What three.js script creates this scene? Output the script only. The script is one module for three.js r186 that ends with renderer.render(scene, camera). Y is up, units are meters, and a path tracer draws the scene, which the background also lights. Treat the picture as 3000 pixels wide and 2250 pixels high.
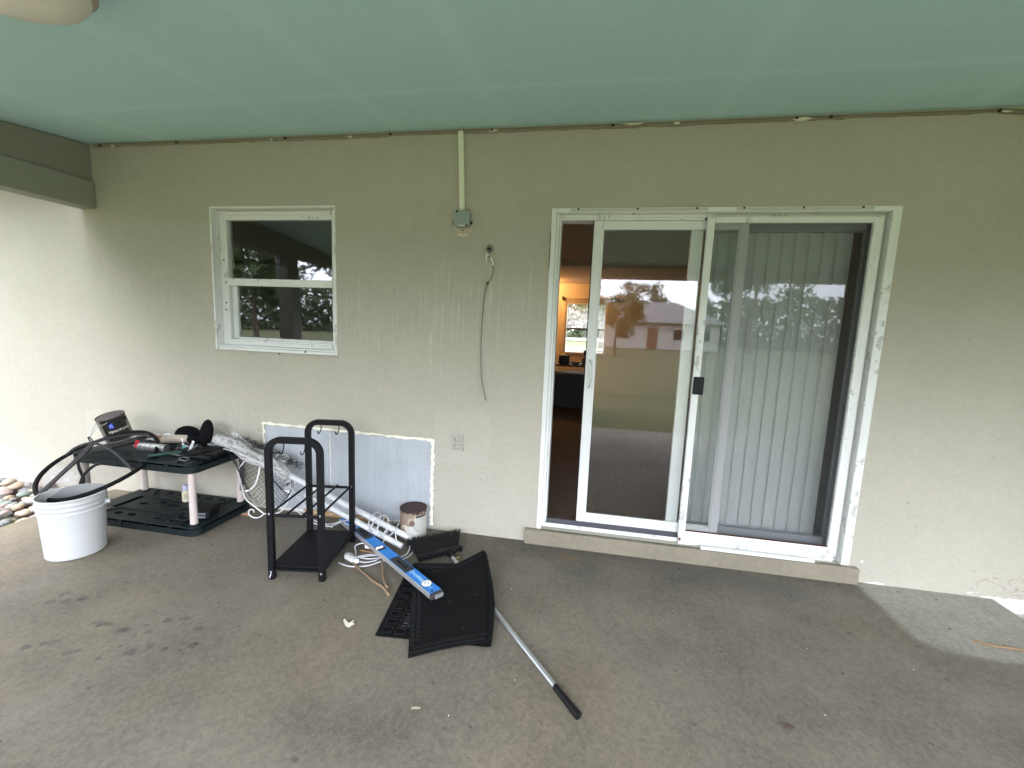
import * as THREE from 'three';
import { mergeGeometries, mergeVertices } from 'three/addons/utils/BufferGeometryUtils.js';
import { RoundedBoxGeometry } from 'three/addons/geometries/RoundedBoxGeometry.js';
import { TextGeometry } from 'three/addons/geometries/TextGeometry.js';
import { FontLoader } from 'three/addons/loaders/FontLoader.js';

// ------------------------------------------------------------------ camera, sky, sun, exposure
const scene = new THREE.Scene();
const renderer = new THREE.WebGLRenderer({ antialias: true });
renderer.setSize(1024, 768);
renderer.toneMapping = THREE.LinearToneMapping;
renderer.toneMappingExposure = 11;
renderer.shadowMap.enabled = true;
const camera = new THREE.PerspectiveCamera(83.55, 4 / 3, 0.02, 600);
camera.position.set(0, 1.451, 2.781);
camera.rotation.order = 'YXZ';
camera.rotation.set(-0.1304, 0.1717, 0.0403);
scene.add(camera);

let seed = 20240611;
const rnd = () => { seed = (seed * 1664525 + 1013904223) >>> 0; return seed / 4294967296; };
const rr = (a, b) => a + (b - a) * rnd();
const hash = (x, y) => { let h = (x * 374761393 + y * 668265263) | 0; h = Math.imul(h ^ (h >>> 13), 1274126177); return ((h ^ (h >>> 16)) >>> 0) / 4294967296; };
function vnoise(x, y) {
  const xi = Math.floor(x), yi = Math.floor(y), fx = x - xi, fy = y - yi;
  const u = fx * fx * (3 - 2 * fx), v = fy * fy * (3 - 2 * fy);
  const a = hash(xi, yi), b = hash(xi + 1, yi), c = hash(xi, yi + 1), d = hash(xi + 1, yi + 1);
  return a + (b - a) * u + (c - a) * v + (a - b - c + d) * u * v;
}
function fbm(x, y, o = 4) { let s = 0, a = 0.5, t = 0; for (let i = 0; i < o; i++) { s += a * vnoise(x, y); t += a; a *= 0.5; x = x * 2.03 + 17.1; y = y * 2.03 + 9.7; } return s / t; }
const sstep = (a, b, x) => { const t = Math.min(1, Math.max(0, (x - a) / (b - a))); return t * t * (3 - 2 * t); };

// overcast sky
{
  const w = 256, h = 128, data = new Float32Array(w * h * 4);
  for (let j = 0; j < h; j++) for (let i = 0; i < w; i++) {
    const e = Math.max(0, Math.sin(((j + 0.5) / h - 0.5) * Math.PI));
    const c = 0.94 + 0.12 * fbm(Math.cos(i / w * 6.2832) * 2.2 + 5, Math.sin(i / w * 6.2832) * 2.2 + j / h * 7, 3);
    const L = (0.95 + 0.12 * e) * c, k = (j * w + i) * 4;
    data[k] = L * 0.945; data[k + 1] = L * 1.0; data[k + 2] = L * 1.14; data[k + 3] = 1;
  }
  const t = new THREE.DataTexture(data, w, h, THREE.RGBAFormat, THREE.FloatType);
  t.mapping = THREE.EquirectangularReflectionMapping; t.magFilter = THREE.LinearFilter; t.minFilter = THREE.LinearFilter; t.needsUpdate = true;
  scene.background = t; scene.environment = t;
}
const sun = new THREE.DirectionalLight(0xfff4e6, 0.6);
sun.position.set(-4, 12, 2.5); sun.target.position.set(-1, 0, 0);
sun.castShadow = true; sun.shadow.radius = 45; sun.shadow.mapSize.set(2048, 2048);
Object.assign(sun.shadow.camera, { left: -12, right: 12, top: 12, bottom: -12, near: 1, far: 60 });
scene.add(sun, sun.target);

// ------------------------------------------------------------------ helpers
const used = new Map();
function numbered(name) { const n = used.get(name) || 0; used.set(name, n + 1); return n ? `${name}_${String(n).padStart(3, '0')}` : name; }
function mesh(name, geo, mat, parent) {
  const m = new THREE.Mesh(Array.isArray(geo) ? (geo.length === 1 ? geo[0] : merge(geo)) : geo, mat);
  m.name = parent ? name : numbered(name); m.castShadow = m.receiveShadow = true; (parent || scene).add(m); return m;
}
function merge(list) {
  return mergeGeometries(list.map(g => { let q = g.index ? g.toNonIndexed() : g; for (const k of Object.keys(q.attributes)) if (!['position', 'normal', 'uv'].includes(k)) q.deleteAttribute(k); if (!q.attributes.uv) q.setAttribute('uv', new THREE.BufferAttribute(new Float32Array(q.attributes.position.count * 2), 2)); return q; }), false);
}
function tag(o, label, category, group) { o.userData = { label, category }; if (group) o.userData.group = group; return o; }
function thing(name, label, category, pos = [0, 0, 0], turn = 0, group) {
  const o = new THREE.Group(); o.name = numbered(name); scene.add(o); o.position.set(...pos); o.rotation.y = turn; return tag(o, label, category, group);
}
function structure(o) { o.userData.kind = 'structure'; return o; }
const V = (x, y, z) => new THREE.Vector3(x, y, z);
function box(x0, x1, y0, y1, z0, z1, r = 0) {
  const w = x1 - x0, h = y1 - y0, d = z1 - z0;
  const g = r ? new RoundedBoxGeometry(w, h, d, 2, Math.min(r, w / 2.1, h / 2.1, d / 2.1)) : new THREE.BoxGeometry(w, h, d);
  g.translate((x0 + x1) / 2, (y0 + y1) / 2, (z0 + z1) / 2);
  if (r) { const p = g.attributes.position, n = g.attributes.normal, uv = g.attributes.uv; for (let i = 0; i < p.count; i++) { const ax = Math.abs(n.getX(i)), ay = Math.abs(n.getY(i)), az = Math.abs(n.getZ(i)); if (az >= ax && az >= ay) uv.setXY(i, p.getX(i), p.getY(i)); else if (ay >= ax) uv.setXY(i, p.getX(i), p.getZ(i)); else uv.setXY(i, p.getZ(i), p.getY(i)); } }
  else boxUV(g);
  return g;
}
function boxUV(g) { const p = g.attributes.position, n = g.attributes.normal, uv = g.attributes.uv; for (let i = 0; i < p.count; i++) { const ax = Math.abs(n.getX(i)), ay = Math.abs(n.getY(i)), az = Math.abs(n.getZ(i)); if (az >= ax && az >= ay) uv.setXY(i, p.getX(i), p.getY(i)); else if (ay >= ax) uv.setXY(i, p.getX(i), p.getZ(i)); else uv.setXY(i, p.getZ(i), p.getY(i)); } return g; }
function tube(pts, r, seg = 0, rad = 8, closed = false) {
  const c = new THREE.CatmullRomCurve3(pts.map(p => Array.isArray(p) ? V(...p) : p), closed, 'centripetal');
  return new THREE.TubeGeometry(c, seg || pts.length * 6, r, rad, closed);
}
function cyl(a, b, r0, r1 = r0, rad = 14, open = false) {
  const A = V(...a), B = V(...b), d = B.clone().sub(A), L = d.length();
  const g = new THREE.CylinderGeometry(r1, r0, L, rad, 1, open);
  g.applyQuaternion(new THREE.Quaternion().setFromUnitVectors(V(0, 1, 0), d.normalize()));
  g.translate((a[0] + b[0]) / 2, (a[1] + b[1]) / 2, (a[2] + b[2]) / 2); return g;
}
function lathe(pts, seg = 48) { return new THREE.LatheGeometry(pts.map(p => new THREE.Vector2(p[0], p[1])), seg); }
function taper(pts, radii, rad = 6) { // tapered tube through pts
  const c = new THREE.CatmullRomCurve3(pts.map(p => V(...p))), n = pts.length * 4, fr = c.computeFrenetFrames(n), pos = [], idx = [];
  for (let i = 0; i <= n; i++) {
    const p = c.getPoint(i / n), t = i / n * (radii.length - 1), k = Math.min(radii.length - 2, Math.floor(t)), r = radii[k] + (radii[k + 1] - radii[k]) * (t - k);
    for (let j = 0; j < rad; j++) { const a = j / rad * 6.2832, q = p.clone().addScaledVector(fr.normals[i], Math.cos(a) * r).addScaledVector(fr.binormals[i], Math.sin(a) * r); pos.push(q.x, q.y, q.z); }
  }
  for (let i = 0; i < n; i++) for (let j = 0; j < rad; j++) { const a = i * rad + j, b = i * rad + (j + 1) % rad; idx.push(a, a + rad, b, b, a + rad, b + rad); }
  const e = n * rad; for (let j = 1; j < rad - 1; j++) { idx.push(0, j, j + 1); idx.push(e, e + j + 1, e + j); }
  const g = new THREE.BufferGeometry(); g.setAttribute('position', new THREE.Float32BufferAttribute(pos, 3)); g.setIndex(idx); g.computeVertexNormals();
  g.setAttribute('uv', new THREE.Float32BufferAttribute(new Float32Array(pos.length / 3 * 2), 2)); return g;
}
function sheet(fn, nu, nv, th) { // thick sheet: fn(u,v)->[x,y,z]; th downwards along the normal
  const P = [], uv = [], idx = [], N = (nu + 1) * (nv + 1);
  for (let i = 0; i <= nu; i++) for (let j = 0; j <= nv; j++) { P.push(V(...fn(i / nu, j / nv))); uv.push(i / nu, j / nv); }
  const id = (i, j) => i * (nv + 1) + j, pos = [], nor = [];
  for (let i = 0; i <= nu; i++) for (let j = 0; j <= nv; j++) {
    const a = P[id(Math.max(0, i - 1), j)], b = P[id(Math.min(nu, i + 1), j)], c = P[id(i, Math.max(0, j - 1))], d = P[id(i, Math.min(nv, j + 1))];
    nor.push(d.clone().sub(c).cross(b.clone().sub(a)).normalize());
  }
  for (const s of [0, 1]) for (let k = 0; k < N; k++) { const q = P[k].clone().addScaledVector(nor[k], -s * th); pos.push(q.x, q.y, q.z); }
  for (let i = 0; i < nu; i++) for (let j = 0; j < nv; j++) {
    const a = id(i, j), b = id(i + 1, j), c = id(i, j + 1), d = id(i + 1, j + 1);
    idx.push(a, c, b, b, c, d, N + a, N + b, N + c, N + b, N + d, N + c);
  }
  const rim = []; for (let i = 0; i < nu; i++) rim.push(id(i, 0)); for (let j = 0; j < nv; j++) rim.push(id(nu, j)); for (let i = nu; i > 0; i--) rim.push(id(i, nv)); for (let j = nv; j > 0; j--) rim.push(id(0, j));
  for (let k = 0; k < rim.length; k++) { const a = rim[k], b = rim[(k + 1) % rim.length]; idx.push(a, b, N + a, b, N + b, N + a); }
  const g = new THREE.BufferGeometry(); g.setAttribute('position', new THREE.Float32BufferAttribute(pos, 3)); g.setAttribute('uv', new THREE.Float32BufferAttribute([...uv, ...uv], 2)); g.setIndex(idx); g.computeVertexNormals(); return g;
}
function roundRect(x0, x1, y0, y1, r, S = THREE.Shape) {
  const s = new S(); s.moveTo(x0 + r, y0); s.lineTo(x1 - r, y0); s.absarc(x1 - r, y0 + r, r, -Math.PI / 2, 0, false); s.lineTo(x1, y1 - r); s.absarc(x1 - r, y1 - r, r, 0, Math.PI / 2, false);
  s.lineTo(x0 + r, y1); s.absarc(x0 + r, y1 - r, r, Math.PI / 2, Math.PI, false); s.lineTo(x0, y0 + r); s.absarc(x0 + r, y0 + r, r, Math.PI, Math.PI * 1.5, false); return s;
}
function oval(cx, cy, a, b) { const p = new THREE.Path(); p.absellipse(cx, cy, a, b, 0, Math.PI * 2, true); return p; }
const lin2s = c => Math.round(255 * Math.min(1, Math.max(0, c <= 0.0031308 ? c * 12.92 : 1.055 * Math.pow(c, 1 / 2.4) - 0.055)));
const LUT = new Uint8Array(4097); for (let i = 0; i <= 4096; i++) LUT[i] = lin2s(i / 4096);
function tex(w, h, fn, srgb = true) { // fn(i,j,out) with linear colour for srgb textures, 0..1 data otherwise
  const d = new Uint8Array(w * h * 4), o = [0, 0, 0];
  for (let j = 0; j < h; j++) for (let i = 0; i < w; i++) {
    fn(i, j, o); const k = (j * w + i) * 4;
    for (let c = 0; c < 3; c++) { const v = o[c] < 0 ? 0 : o[c] > 1 ? 1 : o[c]; d[k + c] = srgb ? LUT[(v * 4096) | 0] : v * 255; }
    d[k + 3] = 255;
  }
  const t = new THREE.DataTexture(d, w, h); t.wrapS = t.wrapT = THREE.RepeatWrapping; t.magFilter = THREE.LinearFilter; t.minFilter = THREE.LinearMipmapLinearFilter; t.generateMipmaps = true;
  if (srgb) t.colorSpace = THREE.SRGBColorSpace; t.needsUpdate = true; return t;
}
function std(c, rough = 0.8, o = {}) { const m = new THREE.MeshStandardMaterial({ roughness: rough, ...o }); if (c) m.color.setRGB(...c); return m; }
function phys(c, rough, o = {}) { const m = new THREE.MeshPhysicalMaterial({ roughness: rough, ...o }); m.color.setRGB(...c); return m; }
// tileable noise for repeated maps
function tnoise(n, per, x, y, s) { const px = x / n * per, py = y / n * per, xi = Math.floor(px), yi = Math.floor(py), fx = px - xi, fy = py - yi; const u = fx * fx * (3 - 2 * fx), v = fy * fy * (3 - 2 * fy), h = (a, b) => hash(((a % per) + per) % per + s * 131, ((b % per) + per) % per + s * 57); const a = h(xi, yi), b = h(xi + 1, yi), c = h(xi, yi + 1), d = h(xi + 1, yi + 1); return a + (b - a) * u + (c - a) * v + (a - b - c + d) * u * v; }

// ------------------------------------------------------------------ procedural maps
const grainTex = tex(1024, 1024, (i, j, o) => { const v = 0.34 * tnoise(1024, 256, i, j, 1) + 0.33 * tnoise(1024, 128, i, j, 2) + 0.2 * tnoise(1024, 48, i, j, 3) + 0.13 * tnoise(1024, 12, i, j, 4); o[0] = o[1] = o[2] = v; }, false);
function grainBump(m, size, depth) { const t = grainTex.clone(); t.repeat.set(1 / size, 1 / size); t.needsUpdate = true; m.bumpMap = t; m.bumpScale = depth; return m; }
// house wall paint, 9.6 m x 3.4 m from (-6.2,-0.5)
const WX = -6.2, WY = -0.5, WW = 9.6, WH = 3.4;
const drips = []; for (let k = 0; k < 120; k++) { const x = k < 95 ? rr(-1.75, -0.3) : rr(-3.6, -2.75); drips.push([x, rr(1.45, 1.9) + (x > -1.0 ? 0.08 : -0.05), rr(0.15, 0.6), rr(0.002, 0.0055), rr(0.25, 1) * (x > -1.05 ? 1 : 0.5)]); }
const dripGrid = new Map(); for (const d of drips) for (let k = Math.floor((d[0] - 0.03) * 20); k <= Math.floor((d[0] + 0.03) * 20); k++) { if (!dripGrid.has(k)) dripGrid.set(k, []); dripGrid.get(k).push(d); }
const specks = []; for (let k = 0; k < 110; k++) specks.push([rr(-5.5, 3), rr(0, 2.4) * rr(0.3, 1), rr(0.002, 0.0045), rr(0.2, 0.8)]);
const wallTex = tex(2048, 726, (i, j, o) => {
  const x = WX + (i + 0.5) / 2048 * WW, y = WY + (j + 0.5) / 726 * WH;
  const n = fbm(x * 1.3, y * 1.3, 4), m = fbm(x * 7, y * 9, 4), f = fbm(x * 55, y * 55, 2), st = fbm(x * 26, y * 1.6, 3);
  let k = 0.9 + 0.1 * n + 0.05 * (m - 0.5) + 0.09 * (f - 0.5) + 0.02 * (st - 0.5);
  let r = 0.438 * k, g = 0.405 * k, b = 0.330 * k;
  // run marks left by rain
  const dl = dripGrid.get(Math.floor(x * 20));
  if (dl) for (const d of dl) { const wv = d[0] + 0.006 * (vnoise(y * 14, d[0] * 50) - 0.5), dy = (d[1] - y) / d[2]; if (dy > 0 && dy < 1) { const q = Math.max(0, 1 - Math.abs(x - wv) / d[3]) * d[4] * 0.52 * (0.35 + 0.9 * vnoise(y * 30, d[0] * 90)) * Math.min(1, dy * 6) * (1 - dy); r += q * 0.45; g += q * 0.45; b += q * 0.42; } }
  // flaked white patches at the left foot of the wall
  if (x < -3.75 && y < 0.45) { const q = fbm(x * 3.6 + 3, y * 5.2, 5) + 0.42 - 0.62 * Math.hypot((x + 4.95) * 1.05, (y - 0.05) * 3.4); const e = sstep(0.58, 0.61, q), e2 = sstep(0.44, 0.48, q) * 0.35; const w = Math.max(e, e2); r += (0.56 - r) * w; g += (0.56 - g) * w; b += (0.56 - b) * w; if (y < 0.02) { const z = sstep(0.45, 0.5, fbm(x * 9, y * 14 + 40, 4)) * 0.6; r += (0.46 - r) * z; g += (0.36 - g) * z; b += (0.27 - b) * z; } }
  // repair patches: square lighter touch-ups
  for (const [a, c, d, e] of [[-4.0, -3.66, 0.32, 0.66], [-1.02, -0.62, 0.5, 0.86], [-3.4, -3.0, 0.06, 0.34]]) if (x > a && x < c && y > d && y < e) { r *= 1.05; g *= 1.055; b *= 1.07; }
  // flaking along the foot right of the door
  if (x > 1.7 && y < 0.16) { const q = fbm(x * 6, y * 22 + 9, 5) + 0.14 * sstep(0.10, 0, y); const w = sstep(0.68, 0.71, q); r += (0.60 - r) * w; g += (0.58 - g) * w; b += (0.54 - b) * w; if (x > 2.25) { const cr = Math.abs(fbm(x * 5, y * 14, 3) - 0.5); if (cr < 0.008) { r *= 0.75; g *= 0.74; b *= 0.72; } } }
  // bare ring below the electric box, dirt fan under the anchor
  { const dx = x + 0.845, dy = y - 2.085, d = Math.hypot(dx, dy); if (d < 0.062 + 0.008 * (m - 0.5)) { r = 0.50; g = 0.42; b = 0.33; if (d > 0.05 && dy < -0.045) { r = 0.7; g = 0.62; b = 0.5; } } const a = Math.hypot(x + 0.663, y - 1.945); if (Math.abs(a - 0.024) < 0.004) { r *= 0.72; g *= 0.72; b *= 0.72; } }
  o[0] = r; o[1] = g; o[2] = b;
});
wallTex.repeat.set(1 / WW, 1 / WH); wallTex.offset.set(-WX / WW, -WY / WH);
{ const d = wallTex.image.data; for (const [x, y, s, a] of specks) { const ci = (x - WX) / WW * 2048, cj = (y - WY) / WH * 726, R = s / WW * 2048; for (let j = Math.floor(cj - R * 1.6); j <= cj + R * 1.6; j++) for (let i = Math.floor(ci - R); i <= ci + R; i++) if (i > 0 && i < 2048 && j > 0 && j < 726 && Math.hypot(i - ci, (j - cj) * 0.7) < R) for (let c = 0; c < 3; c++) d[(j * 2048 + i) * 4 + c] *= 1 - 0.35 * a; } }
const wallMat = grainBump(std(null, 0.86, { map: wallTex }), 0.35, 0.0016);

// patio concrete, x -3.77..2.40, z 0..3.6
const FX0 = -3.77, FX1 = 2.40, FZ = 3.6;
const spots = []; for (let k = 0; k < 150; k++) spots.push([rr(FX0, FX1), rr(0.2, 2.6), rr(0.004, 0.014), rr(0.3, 0.9)]);
for (let k = 0; k < 24; k++) { const t = rnd(); spots.push([-2.3 + t * 0.75 + rr(-0.1, 0.1), 1.45 - t * 0.25 + rr(-0.12, 0.12), rr(0.008, 0.03), rr(0.5, 1)]); }
for (let k = 0; k < 9; k++) spots.push([-2.45 + rr(-0.13, 0.13), 1.18 + rr(-0.05, 0.05), rr(0.014, 0.032), rr(0.4, 0.8)]);
const spotGrid = new Map(); for (const s of spots) for (let a = Math.floor((s[0] - 0.06) * 8); a <= Math.floor((s[0] + 0.06) * 8); a++) for (let b = Math.floor((s[1] - 0.06) * 8); b <= Math.floor((s[1] + 0.06) * 8); b++) { const k = a * 1000 + b; if (!spotGrid.has(k)) spotGrid.set(k, []); spotGrid.get(k).push(s); }
const floorFn = (x, z, o) => {
  const n = fbm(x * 0.9 + 4, z * 1.1, 4), m = fbm(x * 4.1, z * 4.6 + 31, 5), f = fbm(x * 70, z * 70, 2), gsp = hash(Math.floor(x * 330), Math.floor(z * 330)), big = fbm(x * 1.7 + 50, z * 2.3 + 8, 4);
  let k = 0.80 + 0.28 * (n - 0.5) + 0.40 * (m - 0.5) + 0.34 * (f - 0.5) + 0.30 * (gsp - 0.5);
  let r = 0.180 * k, g = 0.155 * k, b = 0.117 * k;
  const brown = sstep(0.5, 0.72, big); r *= 1 + 0.045 * brown; b *= 1 - 0.06 * brown;
  const algae = sstep(0.52, 0.75, fbm(x * 2.3 + 90, z * 2.1 + 70, 4)); r *= 1 - 0.055 * algae; g *= 1 - 0.02 * algae; b *= 1 - 0.03 * algae;
  // damp dark concrete in front of the step and along the wall, with a ragged outline
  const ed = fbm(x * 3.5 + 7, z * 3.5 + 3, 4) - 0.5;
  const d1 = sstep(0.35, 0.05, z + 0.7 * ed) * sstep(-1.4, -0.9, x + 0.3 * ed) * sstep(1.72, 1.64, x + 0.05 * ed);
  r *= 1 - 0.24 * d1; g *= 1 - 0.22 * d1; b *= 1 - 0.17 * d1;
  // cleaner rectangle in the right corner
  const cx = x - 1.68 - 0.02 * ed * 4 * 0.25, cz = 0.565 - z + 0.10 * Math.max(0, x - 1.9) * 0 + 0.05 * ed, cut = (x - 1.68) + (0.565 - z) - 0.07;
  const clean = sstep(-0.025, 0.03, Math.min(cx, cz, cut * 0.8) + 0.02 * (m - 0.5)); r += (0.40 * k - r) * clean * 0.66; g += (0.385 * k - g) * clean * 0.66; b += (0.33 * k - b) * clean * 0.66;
  const sl = spotGrid.get(Math.floor(x * 8) * 1000 + Math.floor(z * 8));
  if (sl) for (const s of sl) { const d = Math.hypot(x - s[0], (z - s[1]) * 1.3) / s[2] + 0.8 * (fbm(x * 60, z * 60, 2) - 0.5); const q = sstep(1.1, 0.75, d) * s[3] * 0.45; r *= 1 - q; g *= 1 - q; b *= 1 - q * 0.9; }
  // rust stain by the door
  const ru = sstep(0.16, 0.02, Math.hypot(x + 0.05, (z - 0.17) * 1.6) + 0.12 * ed); r *= 1 + 0.10 * ru; b *= 1 - 0.25 * ru; g *= 1 - 0.1 * ru;
  o[0] = r; o[1] = g; o[2] = b;
};
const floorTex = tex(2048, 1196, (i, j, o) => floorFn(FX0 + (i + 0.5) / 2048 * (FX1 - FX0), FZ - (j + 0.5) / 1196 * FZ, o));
floorTex.wrapS = floorTex.wrapT = THREE.ClampToEdgeWrapping;
const floorRough = tex(512, 512, (i, j, o) => { const v = 0.60 + 0.22 * fbm(i / 60, j / 60, 4); o[0] = o[1] = o[2] = v; }, false); floorRough.wrapS = floorRough.wrapT = THREE.ClampToEdgeWrapping;
const ceilTex = tex(1400, 560, (i, j, o) => { // x -3.8..8.2 (12), z 0..3.4
  const x = -3.8 + (i + 0.5) / 1400 * 12, z = (j + 0.5) / 560 * 3.4;
  let k = 0.97 + 0.06 * (fbm(x * 1.5, z * 1.5, 4) - 0.5) + 0.05 * (fbm(x * 40, z * 40, 2) - 0.5);
  const w = 0.10 * (vnoise(x * 1.3, z * 1.3) - 0.5);
  const band = (d, s) => Math.exp(-d * d / (s * s));
  let l = band(z - 0.56 + w * 0.3, 0.035) + band(z - 1.78 + w * 0.3, 0.035); for (const xx of [-3.1, -1.97, -1.28, -0.6, 0.62, 1.84, 3.05]) l += band(x - xx + w * 0.4, 0.05) * 0.8;
  l = Math.min(1, l) * (0.5 + 0.7 * fbm(x * 3, z * 3, 3));
  const r = 0.47 * k, g = 0.68 * k, b = 0.69 * k; o[0] = r + l * 0.055; o[1] = g + l * 0.05; o[2] = b + l * 0.05;
});
ceilTex.wrapS = ceilTex.wrapT = THREE.ClampToEdgeWrapping;
const grimeTex = tex(1024, 1024, (i, j, o) => { // flaking off-white paint, 1 m tile
  const n = 0.5 * tnoise(1024, 8, i, j, 5) + 0.3 * tnoise(1024, 32, i, j, 6) + 0.2 * tnoise(1024, 128, i, j, 7), f = tnoise(1024, 256, i, j, 8), v = tnoise(1024, 64, i, j * 0.25, 9);
  let k = 0.70 + 0.06 * (n - 0.5) + 0.04 * (f - 0.5); let r = k, g = k * 1.0, b = k * 0.965;
  const s = sstep(0.70, 0.78, n + 0.25 * (v - 0.5)) * 0.35; r *= 1 - s; g *= 1 - s * 1.02; b *= 1 - s * 1.1;
  const p = sstep(0.90, 0.95, 0.6 * tnoise(1024, 64, i, j, 11) + 0.4 * tnoise(1024, 128, i, j, 12)) * 0.75; r *= 1 - p; g *= 1 - p; b *= 1 - p; o[0] = r; o[1] = g; o[2] = b;
});
const white = std(null, 0.5, { map: grimeTex });
const whitePlain = std([0.68, 0.68, 0.665], 0.45);
const white2 = std([0.62, 0.63, 0.62], 0.4);
const greyAlu = std([0.30, 0.31, 0.32], 0.45);
const black = phys([0.006, 0.006, 0.007], 0.5, { specularIntensity: 0.45 });
const blackRubber = grainBump(phys([0.0055, 0.0055, 0.006], 0.7, { specularIntensity: 0.22 }), 0.2, 0.001);
const darkHole = std([0.02, 0.02, 0.02], 0.9);
const glass = phys([0.95, 0.97, 0.96], 0.02, { transmission: 1, thickness: 0, ior: 1.95, side: THREE.DoubleSide });

// ------------------------------------------------------------------ ground, patio
const lawnTex = tex(1024, 1024, (i, j, o) => { const n = 0.4 * tnoise(1024, 16, i, j, 21) + 0.3 * tnoise(1024, 64, i, j, 22) + 0.3 * tnoise(1024, 256, i, j, 23); o[0] = 0.036 + 0.044 * n; o[1] = 0.041 + 0.050 * n; o[2] = 0.011 + 0.013 * n; });
{
  const t = lawnTex; t.repeat.set(80, 80);
  const g = new THREE.PlaneGeometry(480, 480); g.rotateX(-Math.PI / 2);
  structure(mesh('ground', g, std(null, 0.95, { map: t }))).position.y = -0.13;
}
{
  const g = new THREE.BoxGeometry(FX1 - FX0, 0.2, FZ); const m = grainBump(std(null, 1, { map: floorTex, roughnessMap: floorRough }), 0.12, 0.0012); m.bumpMap.repeat.set(50, 30);
  structure(mesh('patio_floor', g, m)).position.set((FX0 + FX1) / 2, -0.1, FZ / 2);
}

// ------------------------------------------------------------------ house
const DX0 = -0.274, DX1 = 1.639, DY0 = 0.1, DY1 = 2.195, NX0 = -2.735, NX1 = -1.745, NY0 = 1.203, NY1 = 2.224;
const house = thing('house', 'olive beige stucco house with turquoise porch ceiling, white window and white sliding door frame', 'house');
{
  const s = new THREE.Shape(); s.moveTo(-6.2, -0.4); s.lineTo(8.2, -0.4); s.lineTo(8.2, 2.9); s.lineTo(-6.2, 2.9); s.closePath();
  for (const [a, b, c, d] of [[DX0, DX1, DY0, DY1], [NX0, NX1, NY0, NY1]]) { const h = new THREE.Path(); h.moveTo(a, c); h.lineTo(a, d); h.lineTo(b, d); h.lineTo(b, c); h.closePath(); s.holes.push(h); }
  const g = new THREE.ExtrudeGeometry(s, { depth: 0.2, bevelEnabled: false }); g.translate(0, 0, -0.2); mesh('exterior_wall', g, wallMat, house);
}
const SL = 0.11;
{ // sloped porch ceiling, underside y = 2.676 - 0.11 z
  const w = 12, L = 3.4, a = Math.atan(SL), g = new THREE.BoxGeometry(w, 0.16, L / Math.cos(a)); const m = grainBump(std(null, 0.8, { map: ceilTex }), 1, 0.0012); m.bumpMap.repeat.set(24, 10);
  const c = mesh('porch_ceiling', g, m, house); c.rotation.x = a; c.position.set(2.2, 2.676 - SL * L / 2 + 0.08 / Math.cos(a), L / 2 + 0.001 + 0.08 * Math.sin(a));
}
const beamMat = grainBump(std([0.27, 0.27, 0.235], 0.75), 0.5, 0.001);
{
  const s = new THREE.Shape(); s.moveTo(0.002, 2.409); s.lineTo(3.3, 2.409); s.lineTo(3.3, 2.66 - SL * 3.3); s.lineTo(0.002, 2.672); s.closePath();
  const g = new THREE.ExtrudeGeometry(s, { depth: 0.05, bevelEnabled: false }); g.rotateY(-Math.PI / 2); g.translate(-3.735, 0, 0);
  mesh('beam_board', g, grainBump(std([0.25, 0.235, 0.20], 0.8), 0.5, 0.001), house);
  mesh('side_beam', box(-3.86, -3.715, 2.212, 2.408, 0.002, 3.3, 0.006), beamMat, house);
  mesh('front_beam', box(-3.70, 8.2, 2.19, 2.30, 3.14, 3.28, 0.006), beamMat, house);
  mesh('fascia', box(-3.9, 8.22, 2.18, 2.47, 3.405, 3.43), beamMat, house);
  for (const [x, z] of [[-3.79, 2.02], [-3.79, 3.21], [5.0, 3.21]]) mesh('porch_post', box(x - 0.09, x + 0.09, z > 3 && x > 0 ? -0.13 : (x < -3.75 ? -0.13 : 0), 2.21, z - 0.09, z + 0.09, 0.006), beamMat, house);
}
{ // moulding at the top of the wall, in uneven lengths, drooping at the right end
  const mm = grainBump(std([0.33, 0.285, 0.21], 0.9), 0.2, 0.004); const xs = [-3.7, -2.95, -2.1, -1.35, -0.86, -0.3, 0.55, 1.3, 2.0];
  for (let k = 0; k < xs.length - 1; k++) { const a = xs[k] + 0.004, b = xs[k + 1] - 0.004, h = rr(0.018, 0.026), q = sheet((u, v) => { const x = a + (b - a) * u, w = 0.5 + 0.5 * vnoise(x * 9, v * 3 + k), n2 = (vnoise(x * 22, k * 7 + 3) - 0.5) * 0.008; return [x, 2.668 - (h + n2) * v, 0.003 + 0.013 * Math.sin(v * Math.PI) * w + 0.002]; }, 60, 5, 0.004); q.rotateZ(rr(-0.0015, 0.0015)); mesh('ceiling_moulding', q, mm, house); }
  mesh('ceiling_moulding', tube([[2.005, 2.655, 0.012], [2.15, 2.64, 0.012], [2.35, 2.61, 0.014], [2.6, 2.54, 0.016]], 0.011, 16, 6), mm, house);
  const chip = std([0.66, 0.62, 0.52], 0.8); for (const x of [-3.62, -2.96, -2.1, -1.34, -0.67, 0.06, 1.05, 1.22, 2.0]) mesh('nail', cyl([x, 2.655, 0.01], [x, 2.655, 0.022], 0.006, 0.008, 7), darkHole, house);
  for (const [x, w] of [[-3.5, 0.05], [-2.2, 0.03], [-1.62, 0.04], [-0.66, 0.07], [0.18, 0.16], [0.42, 0.05], [1.08, 0.14], [2.03, 0.05]]) { const c = new THREE.CircleGeometry(0.5, 9); const p = c.attributes.position; for (let i = 1; i < p.count; i++) { const q = rr(0.35, 1.15); p.setXY(i, p.getX(i) * q * w, p.getY(i) * rr(0.4, 1.2) * 0.020); } c.translate(x, 2.651 + rr(-0.006, 0.006), 0.0215); mesh('paint_flake', c, chip, house); }
}
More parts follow.
